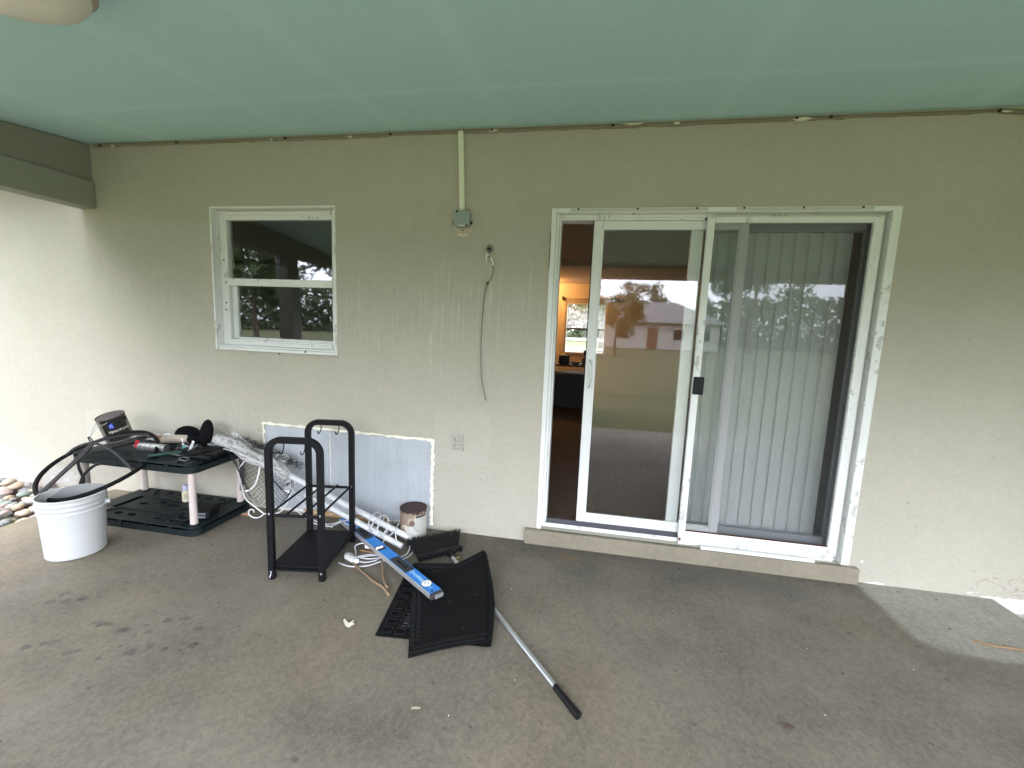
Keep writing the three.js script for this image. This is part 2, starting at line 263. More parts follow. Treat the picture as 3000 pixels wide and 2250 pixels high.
// window -------------------------------------------------
{
  const w = new THREE.Group(); w.name = 'window'; house.add(w);
  const P = (n, g, m = white) => mesh(n, g, m, w), r = 0.004;
  P('casing', box(NX0, NX0 + 0.014, NY0, NY1, -0.12, 0.004, 0.003)); P('casing', box(NX1 - 0.014, NX1, NY0, NY1, -0.12, 0.004, 0.003)); P('casing', box(NX0 + 0.014, NX1 - 0.014, NY1 - 0.014, NY1, -0.12, 0.004, 0.003));
  P('frame', box(-2.721, -2.660, 1.217, 2.21, -0.105, -0.06, r)); P('frame', box(-1.815, -1.759, 1.217, 2.21, -0.105, -0.06, r));
  P('frame', box(-2.660, -1.815, 2.146, 2.21, -0.105, -0.06, r)); P('frame', box(-2.660, -1.815, 2.146 + 0.03, 2.2, -0.06, -0.045, r));
  P('meeting_rail', box(-2.660, -1.815, 1.678, 1.730, -0.10, -0.055, r));
  P('sash_stile', box(-2.658, -2.614, 1.284, 1.678, -0.112, -0.085, r), white2); P('sash_stile', box(-1.8149, -1.80, 1.284, 1.678, -0.112, -0.085, r), white2);
  P('sash_rail', box(-2.614, -1.80, 1.270, 1.300, -0.112, -0.085, r));
  P('track', box(-2.660, -1.815, 1.240, 1.270, -0.12, -0.055, r)); P('track', box(-2.660, -1.815, 1.270, 1.282, -0.07, -0.058, 0.002));
  P('sill', box(NX0 + 0.014, NX1 - 0.014, 1.204, 1.240, -0.12, -0.02, r)); P('sill', box(-2.70, -1.76, 1.204, 1.226, -0.019, 0.008, 0.004));
  P('stucco_sill', box(NX0 - 0.005, NX1 + 0.01, 1.186, 1.2025, -0.02, 0.010, 0.006), wallMat);
  const up = new THREE.PlaneGeometry(0.85, 0.42); up.translate(-2.2375, 1.938, -0.08); P('pane', up, glass);
  const lo = new THREE.PlaneGeometry(0.82, 0.40); lo.translate(-2.207, 1.488, -0.10); P('pane', lo, glass);
  for (const [x, y] of [[-2.69, 1.86], [-2.68, 1.70], [-2.685, 1.55], [-2.69, 1.50], [-2.685, 1.235], [-1.99, 1.222], [-2.2, 1.195]]) { const c = new THREE.SphereGeometry(0.006, 6, 5); c.scale(1, 1.4, 0.5); c.translate(x, y, y < 1.23 ? 0.009 : -0.059); P('dead_insect', c, black); }
}
// door frame ----------------------------------------------
{
  const f = new THREE.Group(); f.name = 'door_frame'; house.add(f);
  const P = (n, g, m = white) => mesh(n, g, m, f), r = 0.004;
  P('jamb', box(DX0, -0.243, DY0, DY1, -0.15, 0.006, r)); P('jamb', box(-0.243, -0.226, DY0 + 0.02, 2.165, -0.15, -0.012, 0.003)); P('jamb', box(-0.226, -0.214, DY0 + 0.03, 2.15, -0.15, -0.045, 0.002));
  P('jamb', box(1.592, DX1, DY0, DY1, -0.15, 0.006, r)); P('jamb', box(1.574, 1.592, DY0 + 0.02, 2.165, -0.15, -0.045, 0.003));
  P('head', box(-0.243, 1.592, 2.166, DY1, -0.15, 0.006, r)); P('head', box(-0.226, 1.574, 2.150, 2.166, -0.15, -0.05, 0.003)); P('head', box(-0.226, 0.64, 2.135, 2.150, -0.15, -0.055, 0.002));
  const dirty = std([0.50, 0.50, 0.43], 0.6);
  for (const [a, b] of [[-0.16, 0.64], [0.79, 1.50]]) { P('cover_strip', box(a, b, 2.170, 2.188, 0.006, 0.010, 0.002), dirty); for (const t of [0.06, 0.5, 0.92]) { const c = new THREE.SphereGeometry(0.006, 8, 6); c.translate(a + (b - a) * t, 2.186, 0.010); P('screw_hole', c, darkHole); } }
  P('crack', box(-0.2755, -0.2725, 1.83, 2.05, 0.004, 0.0068), darkHole);
  const trackGrey = std([0.06, 0.06, 0.07], 0.6);
  P('sill', box(-0.243, 1.592, DY0 - 0.0005, 0.112, -0.15, -0.046, 0.002)); P('track', box(-0.226, 1.574, 0.112, 0.125, -0.0525, -0.0475, 0.002)); P('track', box(-0.226, 1.574, 0.1125, 0.115, -0.058, -0.053), trackGrey); P('track', box(-0.226, 1.574, 0.1125, 0.1565, -0.064, -0.0585), trackGrey); P('track', box(-0.226, 1.574, 0.1125, 0.135, -0.15, -0.0645), trackGrey);
  P('screen_sill', box(0.652, 1.560, 0.1005, 0.1495, -0.0455, -0.018, 0.003)); P('rusty_seam', box(0.653, 0.667, 0.122, 0.142, -0.0178, -0.0172), std([0.16, 0.05, 0.025], 0.9));
  // fixed glazed leaf behind the moving one
  P('fixed_leaf_stile', box(0.580, 0.652, 0.136, 2.149, -0.135, -0.105, r), whitePlain); P('fixed_leaf_stile', box(1.535, 1.574, 0.136, 2.149, -0.135, -0.105, r), std([0.16, 0.16, 0.165], 0.5));
  P('fixed_leaf_rail', box(0.652, 1.535, 2.09, 2.149, -0.135, -0.105, r), greyAlu); P('fixed_leaf_rail', box(0.652, 1.535, 0.136, 0.21, -0.135, -0.105, r), greyAlu);
  const g = new THREE.PlaneGeometry(0.885, 1.884); g.translate(1.0935, 1.15, -0.12); P('pane', g, glass);
}
{ // moving leaf
  const d = thing('sliding_door', 'white framed sliding glass door leaf left partly open beside the screen door', 'sliding door', [-0.011, 0.157, -0.074]);
  const P = (n, g, m = whitePlain) => mesh(n, g, m, d), r = 0.005, W = 0.906, H = 1.977;
  P('stile', box(0, 0.056, 0, H, -0.016, 0.016, r)); P('stile', box(W - 0.05, W, 0, H, -0.016, 0.016, r)); P('rail', box(0.056, W - 0.05, H - 0.053, H, -0.016, 0.016, r)); P('rail', box(0.056, W - 0.05, 0, 0.058, -0.016, 0.016, r));
  P('glazing_bead', box(0.056, 0.064, 0.058, H - 0.053, 0.004, 0.013, 0.002)); P('glazing_bead', box(W - 0.058, W - 0.05, 0.058, H - 0.053, 0.004, 0.013, 0.002)); P('glazing_bead', box(0.064, W - 0.058, 0.058, 0.066, 0.004, 0.013, 0.002));
  P('weatherstrip', box(-0.006, -0.0005, 0, H, -0.02, 0.012), black);
  const g = new THREE.PlaneGeometry(W - 0.104, H - 0.109); g.translate(W / 2 + 0.003, H / 2 + 0.0025, 0); P('pane', g, glass);
  P('handle_plate', box(0.016, 0.042, 0.90, 1.12, 0.016, 0.021, 0.003)); const h = P('handle', tube([[0.03, 0.925, 0.02], [0.036, 0.94, 0.045], [0.048, 0.98, 0.058], [0.05, 1.03, 0.06], [0.046, 1.07, 0.057], [0.034, 1.095, 0.042], [0.03, 1.105, 0.02]], 0.007, 30, 8));
  mesh('latch', box(0.022, 0.036, 0.99, 1.03, 0.0212, 0.026, 0.002), white2, h);
}
{ // insect screen, outermost
  const d = thing('screen_door', 'white framed insect screen door with black pull in front of vertical blinds', 'screen door', [0.648, 0.151, -0.030]);
  const P = (n, g, m = white) => mesh(n, g, m, d), r = 0.004, W = 0.924, H = 1.995;
  P('stile', box(0, 0.042, 0, H, -0.012, 0.012, r)); P('stile', box(W - 0.05, W, 0, H, -0.012, 0.012, r)); P('rail', box(0.042, W - 0.05, H - 0.035, H, -0.012, 0.012, r)); P('rail', box(0.042, W - 0.05, 0, 0.04, -0.012, 0.012, r));
  P('rusty_edge', box(0.03, W - 0.03, 0.0402, 0.0425, -0.006, 0.010), std([0.10, 0.03, 0.015], 0.9));
  const g = new THREE.PlaneGeometry(W - 0.09, H - 0.073); g.translate(W / 2 - 0.004, H / 2 + 0.002, -0.004); P('mesh_screen', g, std([0.03, 0.032, 0.034], 0.8, { transparent: true, opacity: 0.34, side: THREE.DoubleSide }));
  P('pull', box(0.004, 0.064, 0.935, 1.045, 0.012, 0.030, 0.005), black);
}
tag(mesh('metal_strip', (() => { const g = box(-0.33, 0.33, 0, 0.022, -0.010, 0.010, 0.003); return g; })(), whitePlain), 'loose white metal strip lying on the step under the screen door', 'strip').position.set(1.11, 0.1005, 0.018);
{ // vertical blinds
  const b = thing('vertical_blind', 'pale grey vertical slat blind hanging inside behind the screen door', 'blind', [0.70, 0, -0.21]);
  mesh('head_rail', box(-0.03, 0.90, 2.10, 2.14, -0.02, 0.02, 0.004), white2, b);
  const sm = std([0.66, 0.68, 0.66], 0.7); const sg = (() => { const g = new THREE.PlaneGeometry(0.089, 1.95, 4, 1); const p = g.attributes.position; for (let i = 0; i < p.count; i++) p.setZ(i, 0.004 * (1 - (p.getX(i) / 0.0445) ** 2)); g.computeVertexNormals(); return g; })();
  const smm = sm.clone(); smm.side = THREE.DoubleSide;
  for (let k = 0; k < 11; k++) { const m = mesh('slat', sg, smm, b); m.position.set(0.03 + k * 0.0755, 1.12 + rr(-0.002, 0.002), 0); m.rotation.y = 0.13 + rr(-0.02, 0.02); }
}
// step -----------------------------------------------------
{
  const g = box(-0.35, 1.685, -0.05, 0.099, -0.2, 0.036, 0.008);
  const st = tex(1024, 256, (i, j, o) => { const x = i / 1024 * 2.1, y = j / 256 * 0.5; const k = 0.86 + 0.2 * (fbm(x * 4, y * 4, 4) - 0.5) + 0.16 * (fbm(x * 40, y * 40, 2) - 0.5); o[0] = 0.265 * k; o[1] = 0.23 * k; o[2] = 0.168 * k; });
  st.repeat.set(1 / 2.1, 2);
  tag(mesh('door_step', g, grainBump(std(null, 0.85, { map: st }), 0.25, 0.002)), 'low beige concrete step under the sliding glass door', 'step');
  const dirt = std([0.105, 0.095, 0.072], 0.95); const dg = new THREE.PlaneGeometry(1.83, 0.062, 120, 1); { const p = dg.attributes.position; for (let i = 0; i < p.count; i++) if (p.getY(i) < 0) p.setY(i, p.getY(i) - 0.006 + rr(0, 0.012)); } dg.rotateX(-Math.PI / 2); dg.translate(0.6745, 0.0995, -0.014);
  const s = scene.getObjectByName('door_step'); mesh('dirt_film', dg, dirt, s);
}
// interior -------------------------------------------------
{
  const iw = std([0.62, 0.56, 0.46], 0.9), carpetTex = tex(512, 512, (i, j, o) => { const n = 0.5 * tnoise(512, 64, i, j, 31) + 0.5 * tnoise(512, 200, i, j, 32); o[0] = 0.05 + 0.13 * n; o[1] = 0.035 + 0.095 * n; o[2] = 0.024 + 0.07 * n; });
  carpetTex.repeat.set(1 / 0.8, 1 / 0.8);
  const P = (n, g, m = iw) => mesh(n, g, m, house);
  P('interior_floor', box(-6.1, 3.3, -0.05, 0.1, -6.9, -0.201), std(null, 0.95, { map: carpetTex }));
  P('interior_ceiling', box(-6.1, 3.3, 2.46, 2.6, -6.9, -0.201), std([0.55, 0.5, 0.42], 0.95));
  P('interior_header', box(-1.5, 3.3, 2.395, 2.459, -4.0, -3.85), iw);
  { const s = new THREE.Shape(); s.moveTo(-6.2, -0.3); s.lineTo(3.4, -0.3); s.lineTo(3.4, 2.9); s.lineTo(-6.2, 2.9); s.closePath(); const h = new THREE.Path(); h.moveTo(-0.545, 0.93); h.lineTo(-0.545, 2.06); h.lineTo(0.36, 2.06); h.lineTo(0.36, 0.93); h.closePath(); s.holes.push(h); const g = new THREE.ExtrudeGeometry(s, { depth: 0.2, bevelEnabled: false }); g.translate(0, 0, -7.1); P('rear_wall', g, iw); }
  P('end_wall', box(-6.2, -6.1, -0.3, 2.9, -6.9, -0.2)); P('end_wall', box(3.3, 3.4, -0.3, 2.9, -6.9, -0.2)); P('partition_wall', box(-1.6, -1.5, 0.1, 2.46, -6.9, -0.2)); P('added_dark_partition', box(1.72, 1.82, 0.1, 2.46, -3.84, -0.2), std([0.07, 0.058, 0.045], 0.8));  // right partition is made up to block lamp light, coloured dark to look unlit
  P('house_roof', box(-6.4, 8.4, 2.901, 3.0, -7.3, 0.25), beamMat); P('added_soffit', box(-6.4, -3.92, 2.62, 2.68, 0.002, 0.82), beamMat); P('added_soffit_fascia', box(-6.4, -3.92, 2.56, 2.86, 0.821, 0.85), beamMat);  // soffit with its fascia is unseen, added to cut skylight on the left wall
  const win = new THREE.Group(); win.name = 'window'; house.add(win); const Q = (n, g, m = whitePlain) => mesh(n, g, m, win);
  Q('frame', box(-0.545, -0.505, 0.93, 2.06, -7.08, -6.92)); Q('frame', box(0.32, 0.36, 0.93, 2.06, -7.08, -6.92)); Q('frame', box(-0.505, 0.32, 0.93, 0.97, -7.08, -6.88)); Q('frame', box(-0.505, 0.32, 2.02, 2.06, -7.08, -6.92)); Q('meeting_rail', box(-0.505, 0.32, 1.46, 1.50, -7.06, -6.98), std([0.2, 0.18, 0.15], 0.7));
  const pg = new THREE.PlaneGeometry(0.825, 1.05); pg.translate(-0.0925, 1.495, -7.03); Q('pane', pg, glass);
  const bl = thing('window_blind', 'half raised white slat blind on the far window inside the room', 'blind', [-0.0925, 1.50, -6.95]); const sg = box(-0.405, 0.405, -0.001, 0.001, -0.012, 0.012);
  for (let k = 0; k < 20; k++) { const m = mesh('slat', sg, whitePlain, bl); m.position.y = 0.01 + k * 0.0265; m.rotation.x = 0.35; }
  const rod = thing('curtain_rod', 'thin black curtain rod above the far window inside the room', 'rod', [0, 2.12, -6.83]); mesh('rod', cyl([-0.62, 0, 0], [0.45, 0, 0], 0.008), black, rod); for (const x of [-0.62, 0.45]) mesh('finial', box(x - 0.008, x + 0.008, -0.02, 0.06, -0.065, 0.012), black, rod);
  const wood = std([0.02, 0.014, 0.010], 0.5);
  const cab = thing('cabinet', 'dark wooden cabinet standing inside under the far window', 'cabinet', [-0.1, 0.1, -4.75]);
  mesh('top', box(-0.58, 0.16, 0.735, 0.765, -0.22, 0.22, 0.004), wood, cab); for (const x of [-0.55, 0.13]) for (const z of [-0.18, 0.18]) mesh('leg', box(x - 0.025, x + 0.025, 0, 0.735, z - 0.025, z + 0.025), wood, cab); mesh('body', box(-0.52, 0.1, 0.03, 0.60, -0.2, 0.2), wood, cab); mesh('shelf', box(-0.52, 0.1, 0.605, 0.625, -0.2, 0.205), std([0.25, 0.24, 0.2], 0.5), cab);
  const bx = tag(mesh('box', box(-0.09, 0.09, 0, 0.14, -0.06, 0.06, 0.004), wood), 'small dark box on the cabinet inside the room', 'box'); bx.position.set(-0.40, 0.867, -4.75);
  const dish = tag(mesh('dish', lathe([[0.001, 0], [0.05, 0], [0.1, 0.035], [0.105, 0.05], [0.09, 0.045], [0.001, 0.012]], 20), white2), 'pale dish on the cabinet beside the small dark box', 'dish'); dish.position.set(-0.2, 0.867, -4.72);
  const fig = thing('figurine', 'small dark figurine standing on the cabinet inside', 'figurine', [-0.03, 0.867, -4.8]); mesh('base', box(-0.06, 0.06, 0, 0.1, -0.05, 0.05, 0.004), wood, fig); mesh('body', lathe([[0.001, 0.1], [0.03, 0.1], [0.022, 0.15], [0.05, 0.2], [0.045, 0.24], [0.001, 0.25]], 14), wood, fig);
  const L = thing('ceiling_lamp', 'lit round lamp on the ceiling of the room inside', 'lamp', [-1.02, 2.46, -6.35]);
  mesh('base', cyl([0, -0.03, 0], [0, 0, 0], 0.12, 0.12, 24), whitePlain, L); mesh('lamp_shade', (() => { const g = new THREE.SphereGeometry(0.12, 24, 10, 0, 6.2832, Math.PI / 2, Math.PI / 2); g.scale(1, 0.6, 1); g.translate(0, -0.03, 0); return g; })(), std([0.8, 0.7, 0.5], 0.6, { emissive: new THREE.Color(1, 0.55, 0.2), emissiveIntensity: 1.5 }), L);
  const pl = new THREE.PointLight(new THREE.Color(1, 0.46, 0.14), 0.34, 0, 2); pl.position.set(-1.02, 2.36, -6.35); pl.castShadow = true; pl.shadow.radius = 4; scene.add(pl);
}

// ------------------------------------------------------------------ fittings on the wall and ceiling
{
  const j = thing('junction_box', 'round grey electric box under a white conduit on the wall', 'junction box', [-0.845, 2.127, 0]);
  const c = mesh('conduit', box(-0.017, 0.017, 0, 0.475, 0.001, 0.022, 0.003), std([0.70, 0.70, 0.58], 0.55), j); c.position.set(-0.003, 0.055, 0); c.rotation.z = 0.045;
  const s = new THREE.Shape(); const a = 0.05, k = 0.026; s.moveTo(-a + k, -a); s.lineTo(a - k, -a); s.quadraticCurveTo(a, -a, a, -a + k); s.lineTo(a, a - k); s.quadraticCurveTo(a, a, a - k, a); s.lineTo(-a + k, a); s.quadraticCurveTo(-a, a, -a, a - k); s.lineTo(-a, -a + k); s.quadraticCurveTo(-a, -a, -a + k, -a);
  const g = new THREE.ExtrudeGeometry(s, { depth: 0.034, bevelSize: 0.003, bevelThickness: 0.003, bevelSegments: 2 }); const gm = std([0.30, 0.34, 0.33], 0.45, { metalness: 0.4 }); mesh('body', g, gm, j);
  mesh('knockout', box(-0.022, 0.022, -0.047, -0.040, 0.037, 0.040, 0.001), std([0.6, 0.62, 0.58], 0.5), j);
  for (const [x, y] of [[-0.03, 0.043], [0.034, -0.043]]) { const q = new THREE.SphereGeometry(0.007, 8, 6); q.translate(x, y, 0.037); mesh('screw', q, black, j); }
  for (const x of [-0.058, 0.058]) { const q = new THREE.SphereGeometry(0.010, 8, 6); q.scale(0.7, 1, 0.8); q.translate(x, -0.022, 0.008); mesh('mounting_lug', q, black, j); }
  mesh('nail', (() => { const q = new THREE.SphereGeometry(0.005, 8, 6); q.translate(0, -0.066, 0.003); return q; })(), black, j);
  mesh('fitting', cyl([-0.026, 0.53, 0.012], [-0.016, 0.552, 0.012], 0.008), std([0.35, 0.3, 0.25], 0.6), j);
}
{
  const w = thing('hanging_cable', 'thin grey cable hanging from a wall anchor beside the sliding door', 'cable', [-0.663, 1.948, 0]);
  const ring = new THREE.TorusGeometry(0.020, 0.003, 8, 20); ring.translate(0, 0, 0.004); mesh('anchor_ring', ring, std([0.22, 0.21, 0.18], 0.6), w); mesh('anchor', cyl([0, 0, 0], [0.0, -0.004, 0.018], 0.010), darkHole, w);
  const cm = std([0.22, 0.21, 0.18], 0.6);
  mesh('cable', tube([[0, -0.004, 0.012], [-0.006, -0.03, 0.03], [0.012, -0.075, 0.022], [0.032, -0.124, 0.016], [0.02, -0.18, 0.012], [-0.008, -0.225, 0.012], [-0.02, -0.27, 0.012], [-0.03, -0.38, 0.012], [-0.034, -0.54, 0.012], [-0.034, -0.70, 0.012], [-0.024, -0.84, 0.014], [0.012, -0.99, 0.016]], 0.0038, 90, 6), cm, w);
  mesh('splice', tube([[-0.004, -0.218, 0.013], [-0.012, -0.245, 0.014], [-0.02, -0.275, 0.013]], 0.0062, 8, 8), std([0.28, 0.27, 0.22], 0.7), w); mesh('splice_band', tube([[-0.001, -0.213, 0.013], [-0.006, -0.226, 0.013]], 0.0072, 4, 8), black, w);
  const wm = std([0.8, 0.78, 0.68], 0.5); mesh('clip', tube([[-0.008, -0.02, 0.02], [-0.014, -0.036, 0.03], [-0.008, -0.048, 0.03], [0.004, -0.04, 0.03]], 0.005, 12, 6), wm, w); mesh('loose_end', tube([[-0.01, -0.045, 0.03], [-0.014, -0.07, 0.026], [-0.012, -0.085, 0.02]], 0.0045, 8, 6), wm, w); mesh('loose_end', tube([[0.014, -0.06, 0.03], [0.026, -0.085, 0.028], [0.03, -0.105, 0.02]], 0.005, 8, 6), wm, w);
}
{
  const o = thing('outlet', 'double outlet with cover painted the same beige as the wall', 'outlet', [-0.846, 0.654, 0]);
  const m = grainBump(std([0.41, 0.39, 0.33], 0.7), 0.3, 0.0006); mesh('cover', box(-0.043, 0.043, -0.06, 0.06, 0.0005, 0.012, 0.003), m, o);
  for (const y of [0.026, -0.026]) { const s = new THREE.Shape(); s.moveTo(-0.022, -0.02); s.lineTo(0.012, -0.02); s.absarc(0.012, 0, 0.02, -Math.PI / 2, Math.PI / 2, false); s.lineTo(-0.022, 0.02); s.closePath(); const ho = new THREE.Path(); ho.moveTo(-0.018, -0.0165); ho.lineTo(-0.018, 0.0165); ho.lineTo(0.011, 0.0165); ho.absarc(0.011, 0, 0.0165, Math.PI / 2, -Math.PI / 2, true); ho.closePath(); s.holes.push(ho); const g = new THREE.ExtrudeGeometry(s, { depth: 0.012, bevelEnabled: false }); g.translate(0.004, y, 0.0122); mesh('flap_rim', g, m, o); mesh('flap', box(-0.013, 0.012, y - 0.0155, y + 0.0155, 0.0121, 0.0155, 0.002), m, o); mesh('hinge', box(-0.034, -0.022, y - 0.014, y - 0.006, 0.0121, 0.018, 0.001), m, o); mesh('hinge', box(-0.034, -0.022, y + 0.006, y + 0.014, 0.0121, 0.018, 0.001), m, o); }
}
{ // grey sheet over the old opening, sealed with caulk
  const p = thing('wall_panel', 'blue grey sheet metal panel sealed low on the wall with cream caulk', 'panel', [-2.36, 0.03, 0]);
  const pt = tex(1024, 512, (i, j, o) => { const x = i / 1024 * 1.4, y = j / 512 * 0.7; const st = fbm(x * 40, y * 2.2, 4), n = fbm(x * 5, y * 5, 4), run = sstep(0.6, 0.75, fbm(x * 26 + 7, y * 1.1, 3)); let k = 0.94 + 0.22 * (n - 0.5) + 0.14 * (st - 0.5) - 0.06 * run + 0.08 * (fbm(x * 60, y * 60, 2) - 0.5); o[0] = 0.41 * k; o[1] = 0.43 * k; o[2] = 0.455 * k; });
  pt.repeat.set(1 / 1.4, 1 / 0.7); const pm = std(null, 0.6, { map: pt });
  mesh('sheet', box(0.02, 0.552, -0.02, 0.625, 0.0015, 0.006), pm, p); mesh('sheet', box(0.553, 1.33, -0.02, 0.618, 0.003, 0.0085), pm, p);
  const cm = grainBump(std([0.80, 0.75, 0.62], 0.7), 0.12, 0.002);
  const bead = (a, b, wd) => { const n = 44, pos = [], dx = b[0] - a[0], dy = b[1] - a[1], L = Math.hypot(dx, dy), nx = -dy / L, ny = dx / L, idx = []; for (let k = 0; k <= n; k++) { const t = k / n, w1 = wd * rr(0.3, 1.2), w2 = wd * rr(0.3, 1.5), off = rr(-0.003, 0.003), cx = a[0] + dx * t, cy = a[1] + dy * t; pos.push(cx + nx * (w1 + off), cy + ny * (w1 + off), 0.002, cx + nx * off, cy + ny * off, 0.013 + rr(-0.004, 0.005), cx - nx * w2, cy - ny * w2, 0.0095); } for (let k = 0; k < n; k++) for (const c of [0, 1]) { const q = k * 3 + c; idx.push(q, q + 1, q + 3, q + 1, q + 4, q + 3); } const g = new THREE.BufferGeometry(); g.setAttribute('position', new THREE.Float32BufferAttribute(pos, 3)); g.setIndex(idx); g.computeVertexNormals(); return g; };
  const dsm = cm.clone(); dsm.side = THREE.DoubleSide; dsm.bumpMap = null;
  mesh('caulk_bead', bead([0.0, 0.642], [1.345, 0.622], 0.010), dsm, p); mesh('caulk_bead', bead([0.012, 0.005], [0.006, 0.645], 0.012), dsm, p); mesh('caulk_bead', bead([1.338, 0.63], [1.335, 0.0], 0.011), dsm, p); mesh('caulk_bead', bead([0.553, 0.62], [0.557, 0.20], 0.004), dsm, p); mesh('caulk_bead', bead([1.2, 0.0], [0.02, -0.012], 0.010), dsm, p);
  mesh('bare_wood', box(0.33, 1.0, -0.028, 0.012, 0.010, 0.0135), std([0.34, 0.22, 0.11], 0.9), p);
  for (const [x, y] of [[1.345, 0.5], [1.34, 0.36], [1.342, 0.30], [1.33, 0.2]]) { const g = new THREE.IcosahedronGeometry(0.012, 1); g.scale(rr(0.5, 1.3), rr(0.4, 0.8), 0.3); g.translate(x, y, 0.010); mesh('caulk_blob', g, cm, p); }
}
{
  const l = thing('porch_light', 'round flush porch light with cream glass on the turquoise ceiling', 'light', [-1.80, 2.676 - SL * 1.645, 1.645]); l.scale.setScalar(1.08); l.rotation.x = Math.atan(SL);
  mesh('canopy', lathe([[0.001, 0], [0.19, 0], [0.195, -0.012], [0.185, -0.03], [0.17, -0.034]], 48), std([0.10, 0.085, 0.07], 0.45, { metalness: 0.5, side: THREE.DoubleSide }), l);
  mesh('rim_band', lathe([[0.178, -0.028], [0.192, -0.034], [0.196, -0.048], [0.186, -0.058], [0.176, -0.056]], 48), std([0.42, 0.35, 0.28], 0.5, { metalness: 0.3, side: THREE.DoubleSide }), l);
  mesh('glass_shade', lathe([[0.182, -0.04], [0.178, -0.07], [0.155, -0.095], [0.11, -0.115], [0.05, -0.124], [0.001, -0.126]], 48), phys([0.72, 0.68, 0.58], 0.35, { side: THREE.DoubleSide }), l);
  mesh('clip', box(0.165, 0.20, -0.075, -0.03, -0.012, 0.012, 0.003), black, l);
}

// ------------------------------------------------------------------ bucket
{
  const b = thing('bucket', 'white plastic bucket on the patio holding the edge of the black hoop net', 'bucket', [-2.99, 0.001, 0.81]);
  const m = phys([0.47, 0.47, 0.463], 0.42, { side: THREE.DoubleSide });
  mesh('body', lathe([[0.001, 0.004], [0.128, 0.004], [0.133, 0], [0.136, 0.004], [0.148, 0.27], [0.154, 0.272], [0.154, 0.279], [0.149, 0.281], [0.1495, 0.298], [0.156, 0.30], [0.156, 0.307], [0.150, 0.309], [0.1505, 0.326], [0.157, 0.328], [0.157, 0.336], [0.151, 0.338], [0.152, 0.355], [0.158, 0.356], [0.158, 0.365], [0.152, 0.367], [0.148, 0.363], [0.146, 0.28], [0.131, 0.008], [0.001, 0.008]], 72), m, b);
  for (const a of [2.5, -0.65]) { const x = Math.cos(a) * 0.158, z = Math.sin(a) * 0.158; mesh('ear', cyl([x * 0.94, 0.292, z * 0.94], [x * 1.10, 0.292, z * 1.10], 0.018, 0.015, 16), m, b); }
  const P = []; for (let k = 0; k <= 16; k++) { const t = k / 16, a = 2.5 + t * (Math.PI * 2 - 3.15) ; P.push([Math.cos(a) * 0.172, 0.292 - 0.13 * Math.sin(t * Math.PI), Math.sin(a) * 0.172]); }
  mesh('bail', tube(P, 0.0028, 60, 6), std([0.35, 0.33, 0.3], 0.4, { metalness: 0.8 }), b);
  mesh('debris', (() => { const g = new THREE.CircleGeometry(0.141, 30); g.rotateX(-Math.PI / 2);  g.translate(0, 0.2, 0); return g; })(), grainBump(std([0.34, 0.28, 0.24], 0.95), 0.05, 0.01), b);
}

